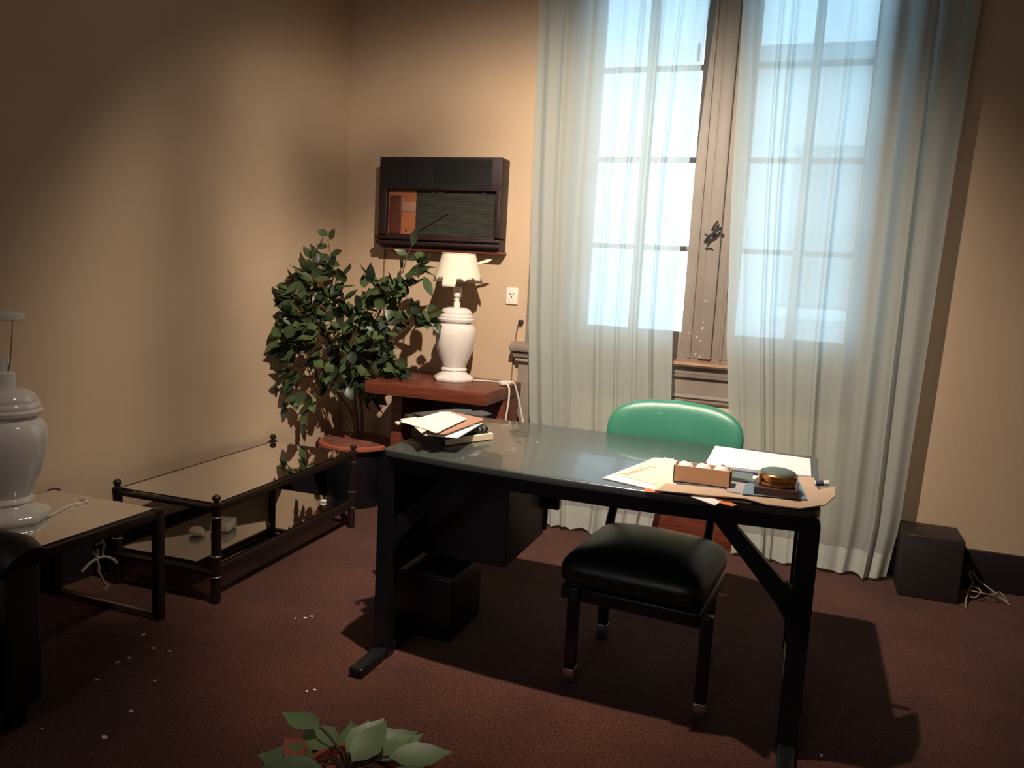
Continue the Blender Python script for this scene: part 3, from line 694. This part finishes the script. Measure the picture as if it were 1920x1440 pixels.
# ------------------------------------------------------------------ ficus
def leaf(bm, p, d, nrm, L, Wd):
    d = d.normalized(); s = d.cross(nrm).normalized(); n = s.cross(d).normalized()
    prof = [(0, 0), (.18, .34), (.42, .5), (.68, .36), (.88, .12), (1.0, 0)]
    mid = [bm.verts.new(p + d*L*t - n*L*.10*math.sin(t*2.6)*1.0) for t, w in prof]
    le = [bm.verts.new(p + d*L*t + s*Wd*w + n*(L*.07*w*2 - L*.10*math.sin(t*2.6))) for t, w in prof[1:-1]]
    ri = [bm.verts.new(p + d*L*t - s*Wd*w + n*(L*.07*w*2 - L*.10*math.sin(t*2.6))) for t, w in prof[1:-1]]
    for side, fl in ((le, False), (ri, True)):
        q = [(mid[0], mid[1], side[0])]+[(mid[i], mid[i+1], side[i], side[i-1]) for i in range(1, len(side))]+[(mid[-2], mid[-1], side[-1])]
        for f in q: bm.faces.new(f[::-1] if fl else f)
def rdir(r, zb=0.0):
    while True:
        v = Vector((r.uniform(-1, 1), r.uniform(-1, 1), r.uniform(-1, 1)))
        if .1 < v.length < 1: v.normalize(); v.z += zb; return v.normalized()
PX, PY, PZ = .255, -.255, .372
pt = Thing('potted_ficus', 'leafy ficus in a dark pot in the corner left of the shaded lamp', 'plant', (PX, PY, 0))
b = NB(); lathe(b, [(.0, 0), (.150, 0), (.155, .01), (.175, .30), (.185, .335), (.180, .345), (.0, .345)], (PX, PY, 0), 40, cap=False); pt.part('pot', b, M['black'])
b = NB(); lathe(b, [(.0, .338), (.205, .338), (.214, .346), (.214, .362), (.205, .370), (.0, .370)], (PX, PY, 0), 48, cap=False); pt.part('pot_rim', b, M['terracotta'])
b = NB(); lathe(b, [(.0, .371), (.19, .371), (.17, .380), (.09, .388), (.0, .390)], (PX, PY, 0), 36, cap=False); pt.part('soil', b, M['soil'])
bT = NB(); bL = NB(); r = random.Random(11)
forks = [(.24, -.36, .80), (.17, -.42, .78), (.30, -.33, .82)]
tube(bT, [(PX, PY, .375), (PX+.005, PY-.02, .50), (PX-.01, PY-.05, .66), (.20, -.38, .85), (.13, -.45, 1.02)], .016, 10, smooth=5, taper=.6)
tube(bT, [(PX+.03, PY, .375), (PX+.04, PY-.02, .55), (.30, -.34, .75), (.36, -.36, .95), (.44, -.34, 1.15)], .012, 10, smooth=5, taper=.5)
tube(bT, [(PX-.02, PY+.01, .375), (PX-.03, PY-.01, .52), (.14, -.36, .70), (.07, -.44, .88)], .010, 10, smooth=5, taper=.5)
# clusters: x, z, spread, number of leaves, y
clusters = [
 (.08, 1.12, .13, 34, -.52), (-.02, 1.04, .10, 26, -.60), (.05, 1.26, .10, 26, -.52), (.18, 1.24, .11, 28, -.48), (.30, 1.10, .12, 28, -.44), (.14, .96, .13, 32, -.52), (-.02, .92, .08, 16, -.60),
 (.27, .92, .12, 30, -.46), (.38, .98, .11, 26, -.42), (.44, .88, .09, 22, -.42), (.50, .82, .06, 10, -.42), (.32, .78, .09, 24, -.44), (.18, .80, .10, 18, -.50), (.36, 1.22, .10, 22, -.42), (.22, 1.08, .12, 30, -.46),
 (.46, 1.26, .08, 16, -.40), (.55, 1.32, .07, 14, -.38), (.64, 1.38, .05, 10, -.38), (.54, 1.18, .08, 14, -.38), (.66, 1.14, .04, 5, -.38), (.02, .82, .07, 9, -.57), (-.04, .74, .05, 5, -.60), (.04, .66, .05, 5, -.54),
 (.10, 1.36, .08, 12, -.48), (.0, 1.18, .09, 20, -.58), (.38, .70, .06, 8, -.42), (.46, 1.08, .08, 14, -.4)]
for (cx, cz, sp, n, cy) in clusters:
    c = Vector((cx+.045, cy, cz-.01)); base = Vector((.22, -.38, .78)) if cz > .8 else Vector((.22, -.34, .66))
    mid = (c+base)/2+Vector((0, 0, -.03 if cz > .8 else .05)); tube(bT, [base, mid, c], .004, 5, smooth=4, taper=.4)
    for k in range(n):
        v = rdir(r)*sp*r.random()**.4; p = c+Vector((v.x, v.y*.9, v.z))
        d = (p-Vector((.22, -.40, .92))).normalized()*.55+rdir(r)*.7+Vector((0, -.1, -.38))
        leaf(bL, p, d, rdir(r, .8)+Vector((0, -.5, .2)), r.uniform(.080, .125), r.uniform(.046, .066))
# sprigs that stick out
sprigs = [([(.18, -.46, 1.22), (.20, -.45, 1.32), (.17, -.44, 1.42), (.15, -.44, 1.50)], [(.15, 1.52, -.9, .5), (.16, 1.50, .6, .9), (.15, 1.46, -1, .1), (.17, 1.42, 1, .3), (.17, 1.40, -1, 0.1), (.18, 1.35, -1, .2), (.19, 1.31, 1, .1), (.17, 1.38, .8, -.2)]),
 ([(.58, -.38, 1.34), (.60, -.37, 1.44), (.63, -.37, 1.50)], [(.60, 1.44, -.8, .3), (.61, 1.42, .9, .2), (.63, 1.49, .2, 1), (.64, 1.45, .9, -.2), (.66, 1.40, .9, .1)]),
 ([(.55, -.38, 1.10), (.66, -.37, 1.05), (.78, -.36, 1.12)], [(.66, 1.06, .6, .8), (.72, 1.08, 1, .1), (.76, 1.12, .5, -.9), (.78, 1.10, .4, -.9), (.70, 1.06, -.5, .8), (.72, 1.16, .9, .2)]),
 ([(.07, -.5, .80), (.02, -.54, .66), (-.02, -.56, .58)], [(.02, .68, -.9, -.2), (-.0, .60, -.8, -.6), (-.02, .58, 0, -1), (.04, .72, -.9, .1), (.03, .63, .6, -.8)]),
 ([(.12, -.46, .74), (.10, -.48, .60), (.06, -.50, .50)], [(.10, .62, .5, -.8), (.07, .54, -.2, -1), (.09, .58, -.7, -.6), (.06, .50, .1, -1)])]
for path, lv in sprigs:
    tube(bT, path, .004, 5, smooth=4, taper=.5)
    for (x, z, dx, dz) in lv:
        y = path[-1][1]; leaf(bL, Vector((x, y, z)), Vector((dx, -.25, dz)), Vector((.2, -.9, .5)), r.uniform(.07, .095), r.uniform(.04, .052))
def clampwall(bm):
    for v in bm.verts:
        m_ = wx(v.co.y)+.006
        if v.co.x < m_: v.co.x = m_+.002
        if v.co.y > -.012: v.co.y = -.012
clampwall(bL); clampwall(bT)
pt.part('trunk', bT, M['bark']); pt.part('leaves', bL, M['leaf'], ang=180)

# ------------------------------------------------------------------ plant in the foreground
FX, FY = 1.70, -2.69
t = Thing('potted_plant', 'low potted plant with pale grey-green leaves in the foreground, cut off at the bottom', 'plant', (FX, FY, 0))
b = NB(); lathe(b, [(.0, 0), (.085, 0), (.115, .13), (.125, .132), (.125, .155), (.112, .155), (.108, .135), (.0, .133)], (FX, FY, 0), 36, cap=False); t.part('pot', b, M['terracotta'])
b = NB(); bS = NB(); r = random.Random(4)
fl = [(-.20, .09, .18, -1, .2, .13, .05), (-.06, .12, .17, .9, .4, .12, .045), (-.11, .04, .17, -.9, .5, .15, .075), (-.05, .02, .18, .2, .9, .13, .07), (.03, .03, .17, .5, .9, .14, .075), (.08, .05, .18, .9, .5, .14, .07),
      (.10, .0, .17, 1, .1, .13, .07), (-.12, -.02, .16, -1, -.1, .15, .08), (.0, -.02, .19, .1, .4, .12, .07), (-.03, .06, .16, -.4, 1, .12, .06), (.06, -.03, .18, .8, -.2, .13, .07), (.14, .02, .14, .9, .4, .11, .05), (-.08, -.05, .18, -.6, -.6, .13, .07), (.02, -.06, .19, .3, -.8, .13, .07)]
fl += [(-.07, .07, .15, -.5, .8, .12, .07), (.05, .06, .14, .4, .9, .12, .07), (.0, .05, .13, -.2, 1, .12, .07), (-.13, .0, .13, -.9, .2, .12, .07), (.12, .03, .12, .9, .3, .12, .07), (.0, .08, .17, .7, .7, .11, .06)]
for (dx, dy, z, ux, uy, L_, W_) in fl:
    p = Vector((FX+dx*.8, FY+dy+.02, z-.01)); leaf(b, p, Vector((ux, uy, r.uniform(-.1, .25))), Vector((r.uniform(-.2, .2), -.35, 1)), L_*1.12, W_*1.2)
    tube(bS, [(FX, FY, .13), ((FX+p.x)/2, (FY+p.y)/2, .175), p], .0035, 5, smooth=3)
t.part('stem', bS, M['bark']); t.part('leaves', b, M['leaf2'], ang=180)
b = NB()
for (dx, dy, z, ux, uy) in ((-.17, .0, .15, -1, .5), (.17, .05, .14, 1, .6), (.20, .0, .12, 1, -.1)): leaf(b, Vector((FX+dx*.8, FY+dy, z)), Vector((ux, uy, .2)), Vector((0, -.4, 1)), .10, .06)
t.part('dry_leaves', b, M['terracotta'], ang=180, label='dry red-brown leaves')

# ------------------------------------------------------------------ papers and things on the desk
def sheet(name, poly, z, th, m, label, cat, group=None, curl=None):
    b = NB(); prism(b, poly, z, z+th, curl=curl)
    c = (sum(p[0] for p in poly)/len(poly), sum(p[1] for p in poly)/len(poly), z)
    return single(name, b, m, c, label, cat, group, smooth=False)
Z = .7502
# left pile
t = Thing('book', 'worn book with cream page edges at the bottom of the left pile', 'book', (1.40, -1.50, Z), 'books in the left pile')
b = NB(); prism(b, [(1.30, -1.60), (1.472, -1.715), (1.572, -1.505), (1.40, -1.39)], Z+.003, Z+.024); t.part('pages', b, M['pageedge'], smooth=False)
b = NB(); prism(b, [(1.29, -1.62), (1.462, -1.735), (1.50, -1.64), (1.31, -1.50)], Z, Z+.026); prism(b, [(1.29, -1.60), (1.462, -1.705), (1.556, -1.51), (1.40, -1.38)], Z+.0242, Z+.0265); t.part('cover', b, M['darkbook'], smooth=False)
t = Thing('ring_binder', 'black spiral bound book in the left pile, above the cream-edged book', 'book', (1.38, -1.45, Z+.027), 'books in the left pile')
b = NB(); prism(b, [(1.17, -1.45), (1.43, -1.70), (1.548, -1.50), (1.30, -1.20)], Z+.027, Z+.044); t.part('cover', b, M['darkbook'], smooth=False)
b = NB()
for k in range(9):
    x = 1.46+.088*k/8; y = -1.648+.148*k/8; tube(b, [(x, y, Z+.0295), (x+.008, y-.006, Z+.037), (x, y, Z+.046)], .0022, 5, smooth=2)
t.part('spiral', b, M['greybook'])
sheet('folder', [(1.20, -1.44), (1.30, -1.24), (1.36, -1.22), (1.40, -1.30), (1.30, -1.50)], Z+.046, .006, M['darkgrey'], 'dark grey folder sticking out behind the left pile', 'folder')
sheet('folder', [(1.36, -1.25), (1.40, -1.20), (1.46, -1.24), (1.45, -1.32), (1.38, -1.33)], Z+.044, .006, M['darkgrey'], 'dark grey folder corner under the red-brown folder in the left pile', 'folder')
sheet('paper', [(1.437, -1.822), (1.555, -1.80), (1.523, -1.496), (1.392, -1.472), (1.30, -1.60)], Z+.054, .003, M['paper'], 'white sheet under the folders of the left pile', 'paper')
sheet('envelope', [(1.31, -1.62), (1.42, -1.80), (1.52, -1.56), (1.40, -1.40)], Z+.059, .003, M['cream'], 'cream envelope above the white sheet in the left pile', 'envelope')
sheet('folder', [(1.343, -1.395), (1.509, -1.457), (1.522, -1.488), (1.513, -1.81), (1.495, -1.835), (1.393, -1.75), (1.31, -1.60)], Z+.064, .003, M['brownfolder'], 'red-brown card folder in the left pile', 'folder')
sheet('envelope', [(1.27, -1.68), (1.30, -1.61), (1.404, -1.70), (1.442, -1.79), (1.448, -1.863), (1.361, -1.754)], Z+.069, .002, M['manila'], 'curled manila envelope poking out left of the left pile', 'envelope')
sheet('envelope', [(1.301, -1.739), (1.329, -1.599), (1.335, -1.467), (1.361, -1.446), (1.478, -1.541), (1.48, -1.579), (1.493, -1.779), (1.501, -1.841), (1.489, -1.849), (1.444, -1.814)], Z+.073, .002, M['manila'], 'manila envelope lying on top of the left pile', 'envelope')
b = NB(); tube(b, [(1.272, -1.66, Z+.052), (1.262, -1.69, Z+.056), (1.278, -1.705, Z+.060)], .006, 8, smooth=3); single('rolled_paper', b, M['manila'], (1.27, -1.68, Z+.05), 'small curled paper end at the left of the left pile', 'paper')
# right spread
t = Thing('paper_stack', 'thick stack of white paper at the back right corner of the desk', 'paper stack', (2.51, -1.39, Z))
b = NB(); prism(b, [(2.350, -1.175), (2.690, -1.205), (2.692, -1.50), (2.352, -1.522)], Z+.004, Z+.014); t.part('sheets', b, M['paper'], smooth=False)
b = NB(); prism(b, [(2.36, -1.22), (2.665, -1.25), (2.655, -1.512), (2.352, -1.535)], Z, Z+.004); t.part('backing', b, M['navy'], smooth=False)
sheet('paper', [(2.227, -1.50), (2.30, -1.545), (2.638, -1.545), (2.640, -1.60), (2.55, -1.72), (2.259, -1.68)], Z, .002, M['paper'], 'white sheets lying in front of the thick paper stack', 'paper')
b = NB(); tube(b, [(2.34, -1.542, Z+.007), (2.625, -1.535, Z+.007)], .004, 8); single('pen', b, M['navy'], (2.48, -1.545, Z+.003), 'long dark pen lying along the front of the white paper stack', 'pen')
t = Thing('envelope', 'cream envelope with faded brown writing, its corner pointing left on the desk', 'envelope', (2.18, -1.70, Z+.003))
b = NB(); prism(b, [(2.078, -1.862), (2.173, -1.481), (2.240, -1.462), (2.262, -1.925)], Z+.001, Z+.0035); t.part('paper', b, M['paper'], smooth=False)
b = NB(); prism(b, [(2.105, -1.800), (2.173, -1.485), (2.240, -1.466), (2.262, -1.870)], Z+.004, Z+.006); pp = t.part('cover', b, M['cream'], smooth=False)
b = NB()   # faded letters, too worn to read
def stroke(a, c): 
    p0 = Vector((2.143, -1.80, 0)); ex = Vector((.062, .165, 0)); ey = Vector((-.018, .012, 0))
    P = lambda q: p0+ex*q[0]+ey*q[1]+Vector((0, 0, Z+.0068))
    tube(b, [P(a), P(c)], .0013, 4)
for a, c in (((.0, 0), (.10, 1)), ((.0, 1), (.10, 0)), ((.16, 0), (.21, 1)), ((.21, 1), (.26, 0)), ((.18, .4), (.24, .4)), ((.32, 0), (.32, 1)), ((.32, 1), (.42, 0)), ((.42, 0), (.42, 1)), ((.50, 0), (.50, 1)), ((.50, 1), (.60, 0)), ((.60, 0), (.60, 1)),
             ((.68, 1), (.73, .5)), ((.78, 1), (.73, .5)), ((.73, .5), (.73, 0)), ((.86, 1), (.98, 1)), ((.98, 1), (.86, 0)), ((.86, 0), (.98, 0))): stroke(a, c)
t.part('writing', b, M['ink'], under=pp)
sheet('paper', [(2.205, -1.475), (2.262, -1.511), (2.305, -1.861), (2.292, -1.925), (2.255, -1.945)], Z+.0075, .002, M['cream'], 'upright cream sheet between the written envelope and the carton', 'paper')
sheet('paper', [(2.148, -1.862), (2.20, -1.905), (2.23, -1.90), (2.20, -1.86)], Z, .001, M['paper'], 'small white slip peeking out below the written envelope', 'paper')
sheet('card', [(2.213, -1.886), (2.226, -1.945), (2.275, -1.94), (2.26, -1.86)], Z, .001, M['orange'], 'pale orange card at the desk edge below the written envelope', 'card')
sheet('card', [(2.40, -1.87), (2.492, -1.952), (2.482, -1.975), (2.39, -1.93)], Z, .002, M['orange'], 'orange card sticking out over the front desk edge', 'card')
sheet('paper', [(2.355, -1.935), (2.436, -1.998), (2.447, -1.955), (2.40, -1.88)], Z+.002, .002, M['paper'], 'white corner of paper hanging over the front desk edge', 'paper')
sheet('card', [(2.44, -1.80), (2.45, -1.935), (2.53, -1.93), (2.53, -1.80)], Z+.0025, .002, M['darkwood'], 'dark brown card under the front edge of the tan cardboard', 'card')
sheet('cardboard', [(2.262, -1.962), (2.274, -1.862), (2.355, -1.848), (2.511, -1.835), (2.652, -1.758), (2.655, -1.70), (2.645, -1.53), (2.700, -1.515), (2.704, -1.618), (2.712, -1.687), (2.762, -1.635), (2.755, -1.766), (2.728, -1.87), (2.662, -1.936), (2.575, -1.945), (2.515, -1.91)],
      Z+.0105, .003, M['tan'], 'torn tan cardboard sheet under the carton and the brass clock', 'cardboard', curl=lambda x, y: max(0, x-2.70)*.12)
sheet('book', [(2.44, -1.632), (2.515, -1.632), (2.515, -1.722), (2.44, -1.722)], Z+.0145, .012, M['greybook'], 'small grey-green book between the carton and the brass clock', 'book')
sheet('card', [(2.445, -1.735), (2.515, -1.735), (2.540, -1.875), (2.455, -1.868)], Z+.0145, .002, M['lilac'], 'pale grey card in front of the small grey-green book', 'card')
sheet('card', [(2.60, -1.55), (2.646, -1.535), (2.680, -1.845), (2.50, -1.885), (2.50, -1.75)], Z+.0170, .002, M['bluecard'], 'blue-grey card under the brass clock', 'card')
ct = Thing('carton', 'open peach carton holding three white balls on the desk', 'box', (2.38, -1.80, Z+.0145))
CXc, CYc, CZc = 2.290, -1.830, Z+.0145
b = NB(); th = .003; w_, d_, h_ = .170, .062, .052
for lo_, hi_ in (((0, 0, 0), (w_, th, h_)), ((0, d_-th, 0), (w_, d_, h_)), ((0, 0, 0), (th, d_, h_)), ((w_-th, 0, 0), (w_, d_, h_)), ((0, 0, 0), (w_, d_, th))): box(b, (CXc+lo_[0], CYc+lo_[1], CZc+lo_[2]), (CXc+hi_[0], CYc+hi_[1], CZc+hi_[2]))
ct.part('tray', b, M['carton'], smooth=False)
for k in range(3):
    c = (CXc+.031+k*.054, CYc+.031, CZc+.036)
    o = Thing('ball', ['white ball with a dark red spot at the left end of the peach carton', 'white ball with a dark red spot in the middle of the peach carton', 'white ball with a dark red spot at the right end of the peach carton'][k], 'ball', c, 'white balls in the carton')
    b = NB(); bmesh.ops.create_uvsphere(b, u_segments=28, v_segments=18, radius=.0262, matrix=Matrix.Translation(c)); o.part('shell', b, M['paper'], ang=180)
    b = NB(); bmesh.ops.create_uvsphere(b, u_segments=16, v_segments=8, radius=.009, matrix=Matrix.Translation((c[0]+.003, c[1]+.003, c[2]+.0225)) @ Matrix.Scale(.6, 4, (0, 0, 1))); o.part('spot', b, M['redcap'], ang=180)
t = Thing('desk_clock', 'round brass desk piece with a grey glass face on a dark wooden block', 'clock', (2.60, -1.80, Z+.0195))
b = NB(); box(b, (2.530, -1.865, Z+.0195), (2.655, -1.745, Z+.042), .003, rot=.0); t.part('base', b, M['darkwood'])
b = NB(); lathe(b, [(.050, 0), (.054, .002), (.054, .010), (.047, .013), (.047, .019), (.056, .022), (.057, .032), (.052, .036), (.048, .036)], (2.592, -1.805, Z+.042), 48); t.part('brass_rim', b, M['brass'])
b = NB(); lathe(b, [(.0505, 0), (.049, .004), (.036, .009), (.018, .012), (.0, .0125)], (2.592, -1.805, Z+.078), 40, cap=False); t.part('glass_face', b, M['greybook'], ang=180)
b = NB(); tube(b, [(2.545, -1.83, Z+.045), (2.545, -1.83, Z+.075)], .006, 8); t.part('brass_post', b, M['brass'])
b = NB(); tube(b, [(2.640, -1.83, Z+.045), (2.640, -1.83, Z+.075)], .006, 8); t.part('brass_post', b, M['brass'])
b = NB(); tube(b, [(2.50, -1.715, Z+.022), (2.53, -1.73, Z+.022)], .010, 12); t.part('winding_knob', b, M['greybook'])
t = Thing('glue_stick', 'short white tube with a navy label at the right edge of the desk', 'tube', (2.70, -1.63, Z+.0175))
b = NB(); tube(b, [(2.700, -1.632, Z+.0215), (2.742, -1.628, Z+.0265)], .0085, 14); t.part('body', b, M['paper'])
b = NB(); tube(b, [(2.704, -1.6316, Z+.0219), (2.726, -1.6295, Z+.0245)], .0090, 14); t.part('label_band', b, M['navy'])

# ------------------------------------------------------------------ dark block and loose cable by the right wall
b = NB(); box(b, (3.145, -.295, 0), (3.395, -.060, .295), .006)
single('wooden_block', b, mat('dusty_dark_wood', (.018, .012, .013), .55, var=.15), (3.27, -.18, 0), 'dark wooden block standing on the carpet right of the curtain', 'block')
b = NB(); zc = .006
tube(b, [(3.42, -.33, zc), (3.43, -.27, .02), (3.45, -.20, .045), (3.47, -.16, .07), (3.46, -.12, .10), (3.475, -.10, .105), (3.50, -.12, .075), (3.55, -.16, .05), (3.62, -.20, zc)], .0035, 6, smooth=5)
tube(b, [(3.45, -.20, .045), (3.49, -.22, .05), (3.54, -.21, .045), (3.58, -.17, .05), (3.61, -.19, .02)], .003, 6, smooth=5)
tube(b, [(3.44, -.18, .03), (3.47, -.22, .02), (3.50, -.19, .05), (3.46, -.17, .06)], .003, 6, smooth=5)
single('cable', b, M['dustcord'], (3.5, -.18, 0), 'loose dusty cable lying by the right skirting board', 'cable')

# ------------------------------------------------------------------ paint chips
chips = [(.915, -1.724, 1.0), (.93, -1.70, .8), (.885, -1.745, .6), (1.253, -2.167, .8), (1.235, -2.185, .6), (.488, -2.105, 1.0), (.596, -2.168, .8), (.576, -2.257, 1.0), (.565, -2.296, 1.0), (.598, -2.412, 1.0), (.438, -2.567, 1.1), (.685, -2.682, .6),
         (.835, -2.507, 1.0), (.873, -2.642, 1.4), (.765, -2.338, .7), (.66, -2.16, .5), (2.794, -1.845+.0, .9)]
CHIP_LABELS = ['largest paint chip of the trio on the carpet between coffee table and desk', 'white paint chip at the back of the trio between the coffee table and the desk', 'leftmost white paint chip of the trio between the coffee table and the desk',
 'right paint chip of the pair on the carpet behind the foreground plant', 'left paint chip of the pair on the carpet behind the foreground plant', 'white paint chip beside the foot of the glass side table', 'small white paint chip just right of the side table foot',
 'right one of two neighbouring paint chips in front of the side table', 'left one of two neighbouring paint chips in front of the side table', 'paint chip below the two neighbouring chips in front of the side table', 'leftmost long paint chip on the carpet at the left edge',
 'small dim paint chip on the carpet near the bottom left corner', 'white paint chip on the open carpet left of the foreground plant', 'biggest and lowest white paint chip on the carpet at the bottom left', 'thin yellowish paint chip on the open carpet',
 'faint speck of paint right of the side table foot', 'pale chip on the dark carpet beside the right desk leg']
proto = None
for i, (x, y, s) in enumerate(chips):
    if proto is None:
        b = NB(); pl = [(.010*math.cos(a)*(.7+.5*rnd.random()), .006*math.sin(a)*(.7+.5*rnd.random())) for a in [k*PI/3.5 for k in range(7)]]
        prism(b, pl, 0, .0025); o = proto = link('paint_chip', b, M['chip'], (0, 0, 0), None, smooth=False)
    else: o = proto.copy(); COL.objects.link(o)
    o.location = (x, y, .0015); o.rotation_euler = (0, 0, rnd.random()*3); o.scale = (s, s, 1)
    tag(o, CHIP_LABELS[i], 'paint chip', 'paint chips on the carpet')
for i, (x, y) in enumerate([(1.557, -1.64), (1.618, -1.776), (1.729, -1.455), (1.60, -1.85)]):
    o = proto.copy(); COL.objects.link(o); o.location = (x, y, .7503); o.scale = (.45, .45, .6); o.rotation_euler = (0, 0, i)
    tag(o, ['tiny pale paint chip on the desk top just right of the left pile', 'tiny pale paint chip on the desk top in front of the left pile', 'tiny pale paint chip in the open middle of the desk top', 'tiny pale paint chip near the front edge of the desk top'][i], 'paint chip', 'paint chips on the desk')

# ------------------------------------------------------------------ ceiling spotlight fixture (out of view) with added blockers that shape its light
t = Thing('ceiling_spotlight', 'ceiling spotlight on a bracket above the desk, outside the picture', 'lamp', (LAMP[0], LAMP[1], 3.3))
b = NB(); tube(b, [(LAMP[0]+.02, LAMP[1]-.10, 3.3), (LAMP[0]+.02, LAMP[1]-.10, 2.95)], .01, 8); lathe(b, [(.0, 3.27), (.05, 3.27), (.05, 3.3), (0, 3.3)], (LAMP[0]+.02, LAMP[1]-.10, 0), 24, cap=False); t.part('rod', b, M['black'])
b = NB(); lathe(b, [(.120, 2.778), (.118, 2.90), (.08, 2.96), (.0, 2.965)], (LAMP[0], LAMP[1], 0), 40, cap=False); t.part('cutoff_shade', b, M['black'])  # added shade, its rim placed to cut light on the upper walls
b = NB()
def P(az, el, d): a, e = math.radians(az), math.radians(el); return Vector(LAMP)+d*Vector((math.cos(a)*math.cos(e), math.sin(a)*math.cos(e), math.sin(e)))
beam(b, P(154, -12, .17), P(154, -60, .17)+Vector((0, 0, .0)), .022, .006, .001)
t.part('stripe_blocker', b, M['black'])  # added bar that casts the soft stripe on the left wall
b = NB(); beam(b, P(143, -21.5, .16), P(119, -15.5, .16), .010, .024, .001); t.part('blot_blocker', b, M['black'])  # added arm that casts the dark blot around the room corner
M['dimmer'] = sheer('dimming_sheet', (0.5, 0.5, 0.5), 0.88, 0.4)  # part-clear sheet added to dim the lamp towards the left
b = NB(); 
rows = [[b.verts.new(P(a, e, .15)) for a in (159, 175, 190, 205, 222)] for e in (6, -20, -45, -68)]
for A, B in zip(rows, rows[1:]):
    for k in range(4): b.faces.new((A[k], A[k+1], B[k+1], B[k]))
t.part('dimming_sheet', b, M['dimmer'], ang=180)
b = NB(); rows = [[b.verts.new(P(a, e, .17)) for a in (168, 182, 196, 212, 232)] for e in (-55, -63, -71)]
for A, B in zip(rows, rows[1:]):
    for k in range(4): b.faces.new((A[k], A[k+1], B[k+1], B[k]))
lg_ = t.part('floor_blocker', b, M['black'], ang=180)  # added flap that darkens the near left floor
md = lg_.modifiers.new('thick', 'SOLIDIFY'); md.thickness = .002
